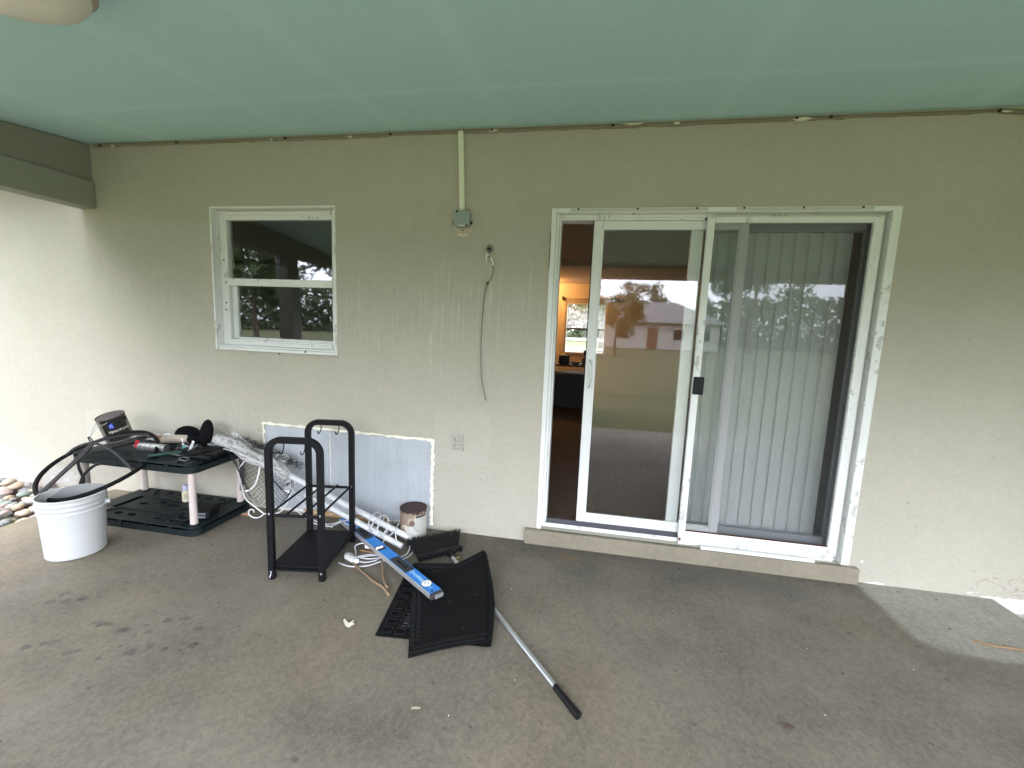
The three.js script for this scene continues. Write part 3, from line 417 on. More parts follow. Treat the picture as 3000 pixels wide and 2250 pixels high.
// ------------------------------------------------------------------ plastic shelf and what lies on it
const SX = -2.945, SZ = 0.268;
{
  const s = thing('shelf_unit', 'low dark green plastic shelf unit with four beige legs against the wall', 'shelf', [SX, 0, SZ]);
  const gm = grainBump(phys([0.007, 0.012, 0.013], 0.5, { specularIntensity: 0.4 }), 0.15, 0.0006), hw = 0.485, hd = 0.245;
  const deck = (y0, parts) => {
    const sh = roundRect(-hw, hw, -hd, hd, 0.06); const rows = [[-0.195, [-0.19, -0.075, 0.04, 0.155, 0.27]], [0.005, [-0.2, 0.155]], [-0.045, [-0.08, 0.15]], [0.17, [-0.21, -0.1, 0.12, 0.24]]];
    for (const [z, xs] of rows.filter((q, i) => i !== 2)) for (const x of xs) sh.holes.push(oval(x, z * -1, 0.036, 0.022));
    sh.holes.push(oval(-0.085, 0.045, 0.034, 0.022)); sh.holes.push(oval(0.036, 0.02, 0.062, 0.022));
    for (const q of [-1, 1]) { const p = roundRect(q * 0.335 - 0.024, q * 0.335 + 0.024, -0.11, 0.11, 0.02, THREE.Path); sh.holes.push(new THREE.Path(p.getPoints(6).reverse())); }
    const g = new THREE.ExtrudeGeometry(sh, { depth: 0.014, bevelEnabled: true, bevelSize: 0.003, bevelThickness: 0.003, bevelSegments: 2, curveSegments: 14 }); g.rotateX(-Math.PI / 2); g.translate(0, y0 + 0.044, 0);
    const top = mesh('deck', g, gm, s);
    const sk = roundRect(-hw, hw, -hd, hd, 0.06); const pin = roundRect(-hw + 0.012, hw - 0.012, -hd + 0.012, hd - 0.012, 0.05, THREE.Path); sk.holes.push(new THREE.Path(pin.getPoints(8).reverse()));
    const k = new THREE.ExtrudeGeometry(sk, { depth: 0.052, bevelEnabled: true, bevelSize: 0.003, bevelThickness: 0.003, bevelSegments: 2, curveSegments: 14 }); k.rotateX(-Math.PI / 2); k.translate(0, y0 + 0.003, 0); mesh('skirt', k, gm, s);
    const ribs = []; for (const x of [-0.3, -0.1, 0.1, 0.3]) for (const q of [-1, 1]) ribs.push(box(x - 0.012, x + 0.012, y0 + 0.004, y0 + 0.055, q * (hd + 0.003) - 0.004, q * (hd + 0.003) + 0.004, 0.002));
    for (const z of [-0.1, 0.1]) { for (const [a, b] of [[-0.22, 0.28]]) ribs.push(box(a, b, y0 + 0.058, y0 + 0.068, z - 0.008, z + 0.008, 0.003)); ribs.push(tube([[-0.22, y0 + 0.062, z], [-0.27, y0 + 0.062, z * 1.15], [-0.31, y0 + 0.062, z * 1.75], [-0.33, y0 + 0.062, z * 2.2]], 0.008, 12, 6)); ribs.push(tube([[0.28, y0 + 0.062, z], [0.31, y0 + 0.062, z * 1.15], [0.34, y0 + 0.062, z * 1.75], [0.36, y0 + 0.062, z * 2.2]], 0.008, 12, 6)); }
    mesh('rib', ribs, gm, top);
    for (const x of [-1, 1]) for (const z of [-1, 1]) mesh('socket', cyl([x * 0.43, y0 + 0.045, z * 0.195], [x * 0.43, y0 + 0.07, z * 0.195], 0.034, 0.031, 18), gm, top);
  };
  deck(0.001); deck(0.428);
  const lm = std([0.50, 0.42, 0.385], 0.6); for (const x of [-1, 1]) for (const z of [-1, 1]) mesh('leg', cyl([x * 0.43, 0.06, z * 0.195], [x * 0.43, 0.445, z * 0.195], 0.023, 0.021, 20), lm, s);
}
const TOP = 0.497;
const canvasTex = (w, h, draw) => { const c = document.createElement('canvas'); c.width = w; c.height = h; draw(c.getContext('2d'), w, h); const t = new THREE.CanvasTexture(c); t.colorSpace = THREE.SRGBColorSpace; return t; };
function paintCan(name, label, pos, wrap, lidColor, group) {
  const c = thing(name, label, 'paint can', pos, 0, group), R = 0.083, H = 0.187;
  const body = new THREE.CylinderGeometry(R, R, H - 0.012, 40, 1, true); body.rotateY(Math.PI); body.translate(0, H / 2, 0); mesh('body', body, std(null, 0.45, { map: wrap, metalness: 0.1 }), c);
  const metal = std([0.32, 0.27, 0.23], 0.45, { metalness: 0.6 });
  mesh('bottom_rim', lathe([[0.001, 0.003], [R - 0.002, 0.003], [R + 0.0015, 0], [R + 0.0015, 0.007], [R, 0.009]], 40), metal, c);
  mesh('top_rim', lathe([[R, H - 0.008], [R + 0.002, H - 0.006], [R + 0.002, H], [R - 0.004, H + 0.001], [R - 0.007, H - 0.004]], 40), std(lidColor.map(v => v * 0.8), 0.5), c);
  mesh('lid', lathe([[R - 0.0065, H - 0.004], [R - 0.011, H - 0.006], [R - 0.014, H - 0.002], [0.03, H - 0.003], [0.001, H - 0.003]], 40), grainBump(std(lidColor, 0.55), 0.1, 0.0015), c);
  return c;
}
{
  const w1 = canvasTex(1024, 380, (g, w, h) => {
    g.fillStyle = '#26231f'; g.fillRect(0, 0, w, h); g.fillStyle = '#6d6a60'; g.fillRect(0, 0, w * 0.40, h); g.fillRect(w * 0.66, h * 0.3, w * 0.34, h);
    for (let k = 0; k < 300; k++) { g.fillStyle = `rgba(${rnd() > 0.5 ? '20,18,16' : '140,135,120'},${rr(0.05, 0.25)})`; g.fillRect(rnd() * w, rnd() * h, rr(2, 26), rr(2, 30)); }
    g.fillStyle = '#1b1916'; g.fillRect(w * 0.405, 0, w * 0.25, h); g.fillStyle = '#3f57c8'; g.fillRect(w * 0.452, h * 0.17, w * 0.052, h * 0.22); g.fillStyle = '#c9d2f4'; g.beginPath(); g.moveTo(w * 0.478, h * 0.2); g.lineTo(w * 0.494, h * 0.33); g.lineTo(w * 0.462, h * 0.33); g.fill(); g.fillStyle = '#3f57c8'; g.fillRect(w * 0.472, h * 0.26, w * 0.012, h * 0.07);
    g.fillStyle = '#d7d2c4'; g.font = 'bold 58px sans-serif'; g.fillText('SuperPaint', w * 0.385, h * 0.58); g.fillRect(w * 0.452, h * 0.68, w * 0.13, 7); g.fillStyle = '#8f8a7e'; g.font = '26px sans-serif'; g.fillRect(w * 0.50, h * 0.76, 40, 22);
    g.fillStyle = '#171512'; for (let k = 0; k < 7; k++) { g.beginPath(); const x = w * rr(0.35, 0.7); g.moveTo(x, 0); g.lineTo(x + rr(14, 50), 0); g.lineTo(x + rr(6, 20), h * rr(0.1, 0.28)); g.fill(); }
    g.fillRect(w * 0.372, 0, w * 0.052, h * 0.95);
  });
  w1.repeat.set(1, 1); w1.wrapS = THREE.RepeatWrapping; w1.offset.set(0, 0);
  const c = paintCan('paint_can', 'dark brown paint can tilted on the end of the plastic shelf', [-3.38, TOP + 0.027, 0.22], w1, [0.075, 0.055, 0.055]); c.rotation.set(0.29, 0.9, 0.05, 'ZXY');
  const P = []; for (let k = 0; k <= 14; k++) { const a = k / 14 * Math.PI; P.push([-0.086 - 0.10 * Math.sin(a) , 0.14 - 0.13 * Math.sin(a) * 0.2 - 0.02 * k / 14, 0.08 - k / 14 * 0.16]); }
  mesh('bail', tube([[-0.02, 0.165, 0.086], [-0.09, 0.14, 0.075], [-0.15, 0.07, 0.05], [-0.19, -0.03, 0.0], [-0.15, 0.06, -0.06], [-0.08, 0.15, -0.075]], 0.002, 40, 6), greyAlu, c);
  for (const [x, z] of [[-0.02, 0.0835], [0.072, 0.044]]) { const e = new THREE.SphereGeometry(0.011, 10, 8); e.translate(x, 0.155, z); mesh('ear', e, black, c); }
  const w2 = canvasTex(1024, 380, (g, w, h) => {
    g.fillStyle = '#8b7a68'; g.fillRect(0, 0, w, h); for (let k = 0; k < 500; k++) { g.fillStyle = `rgba(${rnd() > 0.6 ? '60,45,36' : '176,164,146'},${rr(0.05, 0.22)})`; g.fillRect(rnd() * w, rnd() * h, rr(2, 8), rr(10, 90)); }
    g.fillStyle = '#bab8b0'; g.fillRect(w * 0.54, h * 0.12, w * 0.30, h); g.fillRect(w * 0.43, h * 0.50, w * 0.11, h); g.fillStyle = '#2c2a28'; g.fillRect(w * 0.55, h * 0.13, w * 0.17, h * 0.07); g.fillStyle = '#8f8c84'; for (let k = 0; k < 14; k++) g.fillRect(w * 0.56, h * (0.25 + k * 0.05), w * rr(0.06, 0.15), 3); g.fillStyle = '#a7a49a'; g.fillRect(w * 0.535, h * 0.12, 3, h);
    g.strokeStyle = '#cfc8b8'; g.lineWidth = 4; for (let k = 0; k < 7; k++) { g.beginPath(); g.moveTo(w * (0.455 + k * 0.012), h * 0.40); g.lineTo(w * (0.475 + k * 0.012), h * 0.2); g.stroke(); }
    g.fillStyle = '#e2dccb'; g.font = 'bold 90px sans-serif'; g.fillText('rt', w * 0.375, h * 0.62); g.fillStyle = '#b3a697'; g.fillRect(w * 0.34, h * 0.70, w * 0.09, 6);
    g.fillStyle = '#3b2019'; for (let k = 0; k < 26; k++) g.fillRect(rnd() * w, 0, rr(8, 40), h * rr(0.02, 0.10));
  });
  w2.wrapS = THREE.RepeatWrapping;
  const d = paintCan('paint_can', 'rusty lidded paint can with white label standing on the floor by the grey panel', [-1.115, 0.001, 0.115], w2, [0.045, 0.018, 0.014]); d.rotation.y = 0.25; d.scale.setScalar(1.08);
  const e = new THREE.SphereGeometry(0.016, 12, 8); e.scale(1, 1, 0.6); e.translate(0.005, 0.115, 0.083); mesh('ear', e, std([0.12, 0.07, 0.05], 0.6), d); mesh('bail', tube([[0.008, 0.112, 0.092], [0.035, 0.075, 0.10], [0.07, 0.06, 0.075], [0.09, 0.075, 0.03], [0.088, 0.11, -0.02]], 0.002, 30, 6), greyAlu, d);
}
{ // hoop net leaning from bucket to shelf
  const h = thing('hoop_net', 'large black hoop with sheer dark mesh leaning from the bucket onto the shelf', 'hoop net', [-3.13, 0.455, 0.546]);
  h.quaternion.setFromUnitVectors(V(0, 1, 0), V(0.002, 0.903, 0.429).normalize()); const R = 0.318;
  const P = []; for (let k = 0; k < 28; k++) { const a = k / 28 * 6.2832; P.push([Math.cos(a) * R * (1 + 0.015 * Math.sin(2 * a)), 0.006 * Math.sin(3 * a), Math.sin(a) * R]); }
  const nb = phys([0.006, 0.0055, 0.0055], 0.8, { specularIntensity: 0.3 }); mesh('rim', tube(P, 0.013, 120, 8, true), nb, h);
  const mm = std([0.012, 0.011, 0.011], 0.85, { transparent: true, opacity: 0.30, side: THREE.DoubleSide });
  const dg = new THREE.RingGeometry(0.001, R, 48, 10); dg.rotateX(-Math.PI / 2); { const p = dg.attributes.position; for (let i = 0; i < p.count; i++) { const u = Math.hypot(p.getX(i), p.getZ(i)) / R; p.setY(i, 0.03 * (1 - u * u) * Math.sin(1.2 + u * 2)); } dg.computeVertexNormals(); } mesh('mesh_screen', dg, mm, h);
  const st = std([0.030, 0.028, 0.029], 0.8); const band = (pts) => { const g = tube(pts, 0.0085, 40, 8); return g; };
  mesh('strap', band([[-0.10, 0.004, 0.30], [-0.075, 0.05, 0.16], [-0.06, 0.085, 0.04], [-0.05, 0.11, -0.06], [0.02, 0.075, -0.2], [0.08, 0.004, -0.31]]), st, h); mesh('strap', band([[-0.315, 0.004, -0.03], [-0.2, 0.07, -0.05], [-0.05, 0.115, -0.06], [0.1, 0.09, -0.04], [0.22, 0.045, 0.0], [0.315, 0.004, 0.04]]), st, h); mesh('strap', band([[-0.06, 0.02, 0.31], [-0.045, 0.06, 0.16], [-0.035, 0.09, 0.03], [-0.045, 0.112, -0.055]]), st, h);
  const lp = new THREE.TorusGeometry(0.02, 0.0035, 8, 20); lp.scale(0.62, 1.2, 1); lp.translate(-0.05, 0.142, -0.06); mesh('loop', lp, black, h);
  const bt = new THREE.TorusGeometry(0.012, 0.006, 8, 16); bt.rotateX(1.3); bt.translate(-0.075, 0.006, 0.322); mesh('white_bead', bt, std([0.75, 0.73, 0.66], 0.5), h);
}
{
  const cable = tag(mesh('black_cable', tube([[-3.36, 0.47, 0.515], [-3.33, 0.40, 0.53], [-3.345, 0.30, 0.50], [-3.35, 0.26, 0.505], [-3.33, 0.28, 0.53], [-3.27, 0.36, 0.545], [-3.20, 0.425, 0.53], [-3.16, 0.44, 0.525]], 0.009, 60, 8), black), 'black cable drooping over the left front leg of the shelf', 'cable'); void cable;
  const t = thing('caulk_tube', 'silver caulk tube with red tip lying on the plastic shelf', 'caulk tube', [-2.93, TOP + 0.031, 0.355]); t.rotation.set(0, 0.05, 0);
  const cw = canvasTex(512, 256, (g, w, h) => { g.fillStyle = '#b9b8b6'; g.fillRect(0, 0, w, h); g.fillStyle = '#8d8b88'; for (let k = 0; k < 10; k++) g.fillRect(0, rnd() * h, w, rr(2, 10)); g.fillStyle = '#4a4a4a'; for (let k = 0; k < 9; k++) g.fillRect(rr(20, 480), rr(30, 220), rr(6, 16), rr(4, 40)); });
  const cg = new THREE.CylinderGeometry(0.026, 0.026, 0.2, 28); cg.rotateZ(Math.PI / 2); mesh('cartridge', cg, std(null, 0.3, { map: cw, metalness: 0.6 }), t); mesh('red_tip', [cyl([-0.155, -0.002, 0], [-0.10, 0, 0], 0.006, 0.022, 18), cyl([-0.135, 0.004, 0], [-0.12, 0.034, 0], 0.008, 0.012, 10)], std([0.55, 0.02, 0.04], 0.5), t); mesh('end_cap', cyl([0.1002, 0, 0], [0.104, 0, 0], 0.025, 0.023, 24), std([0.05, 0.05, 0.05], 0.6), t);
  const r = thing('roller_cover', 'cream paint roller cover with a ragged brown end on the shelf', 'roller cover', [-3.0, TOP + 0.034, 0.155]); r.rotation.y = 0.35;
  mesh('sleeve', (() => { const g = cyl([-0.06, 0, 0], [0.11, 0, 0], 0.03, 0.031, 24); return g; })(), grainBump(std([0.60, 0.50, 0.41], 0.95), 0.06, 0.004), r); { const L = []; for (let k = 0; k < 26; k++) { const a = rr(0, 6.28), q = rr(0.012, 0.03); L.push(cyl([-0.058, Math.cos(a) * q, Math.sin(a) * q], [-0.085 - rr(0, 0.03), Math.cos(a) * q * 0.9 + rr(-0.008, 0.008), Math.sin(a) * q * 0.9], 0.006, 0.002, 5)); } mesh('frayed_end', L, std([0.36, 0.20, 0.12], 0.95), r); }
  const bg = thing('plastic_pouch', 'white plastic pouch with blue print lying behind the roller cover', 'pouch', [-3.11, TOP + 0.002, 0.10]); bg.rotation.y = 0.3; mesh('pouch', sheet((u, v) => [-0.11 + u * 0.22, 0.012 + 0.035 * Math.sin(u * 3.14) * Math.sin(v * 3.14) + 0.004 * Math.sin(u * 17 + v * 9), 0.05 - v * 0.1], 14, 8, 0.004), phys([0.72, 0.72, 0.74], 0.3), bg); mesh('blue_print', sheet((u, v) => { const U = 0.45 + u * 0.18, W = 0.35 + v * 0.3; return [-0.11 + U * 0.22, 0.0135 + 0.035 * Math.sin(U * 3.14) * Math.sin(W * 3.14) + 0.004 * Math.sin(U * 17 + W * 9), 0.05 - W * 0.1]; }, 6, 6, 0.0006), std([0.25, 0.28, 0.5], 0.5), bg);
  const lobes = thing('black_discs', 'black piece with two rounded upright discs at the back of the shelf', 'black discs', [-2.82, TOP + 0.001, 0.11]);
  const disc = (cx, cy, a, b, rot, ry, z) => { const g = new THREE.SphereGeometry(1, 32, 18); g.scale(a, b, 0.016); g.rotateZ(rot); g.rotateY(ry); g.translate(cx, cy, z); return g; };
  const felt = grainBump(phys([0.003, 0.003, 0.0035], 0.9, { specularIntensity: 0.2 }), 0.05, 0.001); mesh('disc', disc(-0.09, 0.065, 0.10, 0.065, 0.12, 0.15, 0), felt, lobes); mesh('disc', disc(0.105, 0.098, 0.066, 0.112, -0.45, -0.2, 0.03), felt, lobes); mesh('hub', disc(0.01, 0.032, 0.09, 0.03, 0, 0, 0.02), felt, lobes);
  const sc = thing('scissors', 'scissors with grey black handles at the front corner of the shelf', 'scissors', [-2.62, TOP + 0.006, 0.40]); sc.rotation.y = -0.2; const sm = std([0.06, 0.06, 0.065], 0.4);
  const loop = (cx, cz, a, b, ro) => { const P = []; for (let k = 0; k < 14; k++) { const t = k / 14 * 6.2832, x = Math.cos(t) * a, z = Math.sin(t) * b; P.push([cx + x * Math.cos(ro) - z * Math.sin(ro), 0, cz + x * Math.sin(ro) + z * Math.cos(ro)]); } return tube(P, 0.006, 40, 8, true); };
  mesh('handle', loop(0.045, 0.035, 0.045, 0.022, 0.25), sm, sc); mesh('handle', loop(0.06, -0.035, 0.055, 0.024, -0.15), sm, sc); mesh('blade', [box(-0.17, 0.005, -0.002, 0.001, -0.008, 0.006), (() => { const g = box(-0.17, 0.005, 0.0015, 0.004, -0.006, 0.008); g.rotateY(0.12); return g; })()], std([0.4, 0.4, 0.4], 0.3, { metalness: 0.9 }), sc);
  tag(mesh('green_marker', (() => { const g = cyl([-0.10, 0, 0], [0.08, 0, 0], 0.010, 0.008, 14); return g; })(), std([0.012, 0.05, 0.04], 0.5)), 'dark green marker lying across the front of the shelf', 'marker').position.set(-2.77, TOP + 0.013, 0.40); scene.getObjectByName('green_marker').rotation.y = 0.9;
  const hd = thing('hardware_pile', 'tangle of small dark hardware with foil strip and green clip', 'hardware', [-2.76, TOP + 0.001, 0.25]); const dm = std([0.03, 0.03, 0.03], 0.5); for (let k = 0; k < 16; k++) { const g = rnd() > 0.5 ? cyl([rr(-0.09, 0.08), 0.008, rr(-0.06, 0.06)], [rr(-0.09, 0.08), rr(0.012, 0.045), rr(-0.06, 0.06)], 0.007, 0.006, 8) : tube([[rr(-0.09, 0.02), 0.006, rr(-0.06, 0.06)], [rr(-0.05, 0.05), 0.03, rr(-0.05, 0.05)], [rr(0, 0.09), 0.008, rr(-0.06, 0.06)]], 0.004, 14, 6); mesh('dark_piece', g, k % 5 ? dm : greyAlu, hd); }
  mesh('foil_strip', sheet((u, v) => [0.03 + 0.02 * v + 0.015 * Math.sin(u * 5), 0.008 + 0.06 * Math.sin(u * 2.6), 0.03 - u * 0.05], 14, 2, 0.0006), std([0.75, 0.75, 0.75], 0.25, { metalness: 0.8, side: THREE.DoubleSide }), hd); mesh('foil_strip', sheet((u, v) => [-0.02 + 0.006 * v - 0.03 * u, 0.03 + 0.05 * u, 0.02 - u * 0.02], 6, 2, 0.0006), std([0.75, 0.75, 0.75], 0.25, { metalness: 0.8, side: THREE.DoubleSide }), hd); { const g = new THREE.SphereGeometry(0.014, 10, 8); g.scale(1.2, 0.8, 1); g.translate(0.0, 0.025, 0.03); mesh('green_clip', g, std([0.05, 0.22, 0.17], 0.5), hd); }
  const tr = thing('black_tray', 'flat black plastic case at the right end of the plastic shelf', 'case', [-2.565, TOP + 0.001, 0.27]); tr.rotation.y = 0.06; mesh('base', box(-0.10, 0.115, 0, 0.016, -0.13, 0.14, 0.004), black, tr); mesh('rim', box(0.06, 0.125, 0.0165, 0.03, -0.12, 0.10, 0.004), black, tr); mesh('rod', cyl([-0.06, 0.024, 0.15], [0.10, 0.034, -0.05], 0.008, 0.008, 10), black, tr); mesh('grey_bar', box(-0.11, 0.09, 0.0165, 0.03, -0.13, -0.105, 0.003), std([0.16, 0.17, 0.17], 0.4), tr);
  const bo = thing('small_bottle', 'small cream bottle with lavender cap behind the front leg on the lower shelf', 'bottle', [-2.89, 0.064, 0.17]); mesh('body', lathe([[0.001, 0], [0.022, 0], [0.026, 0.008], [0.026, 0.075], [0.02, 0.088], [0.02, 0.09], [0.001, 0.09]], 24), std([0.66, 0.60, 0.42], 0.5), bo); mesh('cap', lathe([[0.021, 0.088], [0.023, 0.092], [0.021, 0.125], [0.001, 0.127]], 24), std([0.42, 0.42, 0.56], 0.5), bo); for (let k = 0; k < 5; k++) { const g = new THREE.BoxGeometry(0.02, 0.0022, 0.002); g.translate(0, 0.03 + k * 0.009, 0.0262); g.rotateY(0.7); mesh('print_line', g, black, bo); }
  const de = thing('power_adapter', 'black power pack with grey labels at the right end of the lower shelf', 'power pack', [-2.59, 0.064, 0.33]); de.rotation.y = 0.3; mesh('case', box(-0.07, 0.08, 0, 0.055, -0.06, 0.07, 0.008), black, de); for (const y of [0.014, 0.036]) mesh('label', box(-0.03, 0.06, y - 0.007, y + 0.007, 0.0702, 0.0712), std([0.20, 0.21, 0.22], 0.5), de); mesh('cord', tube([[-0.07, 0.03, 0], [-0.11, 0.02, 0.02], [-0.12, 0.01, 0.07], [-0.07, 0.008, 0.10], [-0.02, 0.01, 0.09]], 0.006, 30, 8), black, de);
}

// ------------------------------------------------------------------ poles, landing net, cords
const pole = (t) => [-1.08 - 1.476 * t, 0.022 + 0.561 * t, 0.214 - 0.014 * t];
{
  const pv = phys([0.56, 0.56, 0.56], 0.35);
  const p = thing('white_pole', 'long white pole wrapped in speckled grey cloth at its raised end', 'pole', [0, 0, 0]);
  mesh('tube', cyl(pole(0), pole(0.985), 0.020, 0.020, 20), pv, p); mesh('coupling', cyl(pole(0.30), pole(0.335), 0.0235, 0.0235, 20), pv, p); mesh('coupling', cyl(pole(0.60), pole(0.63), 0.0235, 0.0235, 20), pv, p);
  const ct = tex(256, 256, (i, j, o) => { const n = 0.5 * tnoise(256, 64, i, j, 41) + 0.5 * tnoise(256, 24, i, j, 42); const k = n > 0.58 ? 0.20 : 0.36 + 0.16 * n; o[0] = k; o[1] = k * 0.96; o[2] = k * 0.93; });
  const cm = std(null, 0.95, { map: ct, side: THREE.DoubleSide });
  mesh('cloth_wrap', sheet((u, v) => { const q = pole(0.61 + 0.40 * u), a = -1.7 + v * 4.1, r = 0.032 + 0.014 * Math.sin(u * 3.1) + 0.008 * Math.sin(u * 13 + v * 5) + 0.02 * Math.max(0, v - 0.7) * (1 + Math.sin(u * 9)); return [q[0] + 0.36 * Math.sin(a) * r * 0.6, q[1] + Math.sin(a) * r, q[2] + Math.cos(a) * r]; }, 40, 18, 0.002), cm, p);
  mesh('cloth_flap', sheet((u, v) => { const q = pole(0.66 + 0.30 * u); return [q[0] + 0.01 * Math.sin(v * 7), q[1] - 0.005 + 0.075 * v * (0.75 + 0.3 * Math.sin(u * 6 + 1)) + 0.01 * Math.sin(u * 20), q[2] - 0.02 - 0.05 * v + 0.012 * Math.sin(u * 15 + v * 4)]; }, 34, 8, 0.002), cm, p);
  mesh('cloth_tail', sheet((u, v) => { const q = pole(0.60 + 0.03 * v); return [q[0] - 0.01 * u, q[1] - 0.02 - 0.085 * u, q[2] + 0.025 - 0.01 * Math.sin(u * 4)]; }, 10, 4, 0.002), std([0.7, 0.69, 0.67], 0.9, { side: THREE.DoubleSide }), p);
  const q = thing('white_pipe', 'white plastic pipe lying beside the cloth wrapped pole with its end on the floor', 'pipe', [0, 0, 0]); mesh('tube', cyl([-1.105, 0.020, 0.315], [-1.84, 0.265, 0.245], 0.0185, 0.0185, 20, false), pv, q); const slots = []; for (let k = 0; k < 5; k++) { const t = 0.8 + k * 0.025, c = [-1.105 - 0.735 * t, 0.02 + 0.245 * t, 0.315 - 0.07 * t]; slots.push(box(c[0] - 0.002, c[0] + 0.002, c[1] + 0.012, c[1] + 0.0195, c[2] - 0.012, c[2] + 0.012)); } mesh('slot', slots, black, q);
  // tail of white zip cord lying over both
  const cord = std([0.52, 0.51, 0.53], 0.5);
  const wr = []; for (let k = 0; k <= 40; k++) { const t = k / 40, c = pole(0.04 + 0.11 * Math.sin(t * 3.1) + 0.012 * k / 10), a = t * 26; wr.push([c[0] + 0.01, Math.max(0.006, c[1] + 0.02 + Math.sin(a) * 0.05), c[2] + 0.05 + Math.cos(a) * 0.085]); }
  const c1 = thing('coiled_lamp_cable', 'white electric cord looped round the lower ends of the white pipes', 'cord');
  mesh('loop', tube(wr, 0.0038, 260, 6), cord, c1); mesh('run', tube([[-1.92, 0.14, 0.20], [-1.80, 0.07, 0.22], [-1.70, 0.045, 0.20], [-1.60, 0.075, 0.19], [-1.55, 0.085, 0.19], [-1.48, 0.07, 0.20], [-1.42, 0.065, 0.175], [-1.36, 0.06, 0.20], [-1.33, 0.03, 0.25]], 0.0038, 70, 6), cord, c1); mesh('run', tube([[-1.95, 0.125, 0.21], [-1.80, 0.06, 0.235], [-1.68, 0.04, 0.22], [-1.60, 0.07, 0.17], [-1.57, 0.07, 0.21], [-1.5, 0.066, 0.215], [-1.40, 0.06, 0.16], [-1.30, 0.02, 0.22]], 0.0038, 70, 6), cord, c1);
  mesh('run', tube([[-1.30, 0.06, 0.17], [-1.20, 0.075, 0.22], [-1.235, 0.03, 0.34], [-1.17, 0.008, 0.41], [-1.10, 0.006, 0.43], [-1.05, 0.006, 0.38], [-1.06, 0.03, 0.29], [-1.10, 0.06, 0.22]], 0.0042, 60, 6), cord, c1); mesh('run', tube([[-1.26, 0.05, 0.2], [-1.24, 0.006, 0.34], [-1.14, 0.006, 0.46], [-1.06, 0.006, 0.45], [-1.02, 0.006, 0.36], [-1.06, 0.03, 0.26]], 0.0042, 50, 6), cord, c1);
  mesh('run', tube([[-2.46, 0.535, 0.26], [-2.35, 0.515, 0.265], [-2.2, 0.47, 0.262], [-2.1, 0.43, 0.255], [-2.0, 0.36, 0.25]], 0.003, 40, 6), cord, c1); mesh('run', tube([[-2.44, 0.545, 0.25], [-2.3, 0.51, 0.268], [-2.15, 0.46, 0.262], [-2.0, 0.41, 0.24]], 0.003, 40, 6), cord, c1);
  mesh('run', tube([[-2.0, 0.33, 0.24], [-1.9, 0.26, 0.26], [-1.83, 0.18, 0.27], [-1.70, 0.08, 0.26], [-1.64, 0.05, 0.25]], 0.003, 40, 6), cord, c1); mesh('run', tube([[-1.95, 0.30, 0.25], [-1.84, 0.20, 0.27], [-1.78, 0.12, 0.25], [-1.72, 0.06, 0.22]], 0.003, 40, 6), cord, c1);
  const c2 = thing('extension_cord', 'bunched white extension cord with plug on the floor beside the black rack', 'extension cord');
  mesh('wire', tube([[-1.40, 0.006, 0.565], [-1.31, 0.006, 0.585], [-1.22, 0.006, 0.555], [-1.16, 0.006, 0.49], [-1.10, 0.006, 0.45]], 0.0042, 50, 6), cord, c2); mesh('wire', tube([[-1.29, 0.02, 0.545], [-1.24, 0.012, 0.53], [-1.19, 0.01, 0.48], [-1.22, 0.012, 0.43], [-1.29, 0.006, 0.445], [-1.32, 0.012, 0.485], [-1.25, 0.016, 0.50], [-1.18, 0.01, 0.46]], 0.0042, 70, 6), cord, c2); mesh('wire', tube([[-1.33, 0.01, 0.49], [-1.36, 0.02, 0.44], [-1.385, 0.03, 0.40], [-1.35, 0.04, 0.375], [-1.31, 0.03, 0.385]], 0.0042, 40, 6), cord, c2);
  mesh('wire', tube([[-1.40, 0.006, 0.50], [-1.41, 0.012, 0.47], [-1.37, 0.016, 0.47], [-1.34, 0.012, 0.50], [-1.38, 0.01, 0.51], [-1.40, 0.006, 0.49]], 0.0042, 40, 6), cord, c2); mesh('wire', tube([[-1.35, 0.02, 0.52], [-1.28, 0.026, 0.50], [-1.22, 0.02, 0.46], [-1.16, 0.01, 0.43]], 0.0042, 30, 6), cord, c2);
  mesh('socket', (() => { const g = new RoundedBoxGeometry(0.11, 0.026, 0.03, 2, 0.006); g.rotateY(-0.42); g.translate(-1.335, 0.02, 0.53); return g; })(), phys([0.8, 0.79, 0.78], 0.4), c2); mesh('plug', (() => { const g = new RoundedBoxGeometry(0.05, 0.022, 0.024, 2, 0.006); g.translate(-1.30, 0.028, 0.384); return g; })(), phys([0.8, 0.79, 0.78], 0.4), c2); mesh('copper_end', cyl([-1.33, 0.03, 0.44], [-1.24, 0.022, 0.435], 0.004), std([0.26, 0.12, 0.05], 0.6), c2);
}
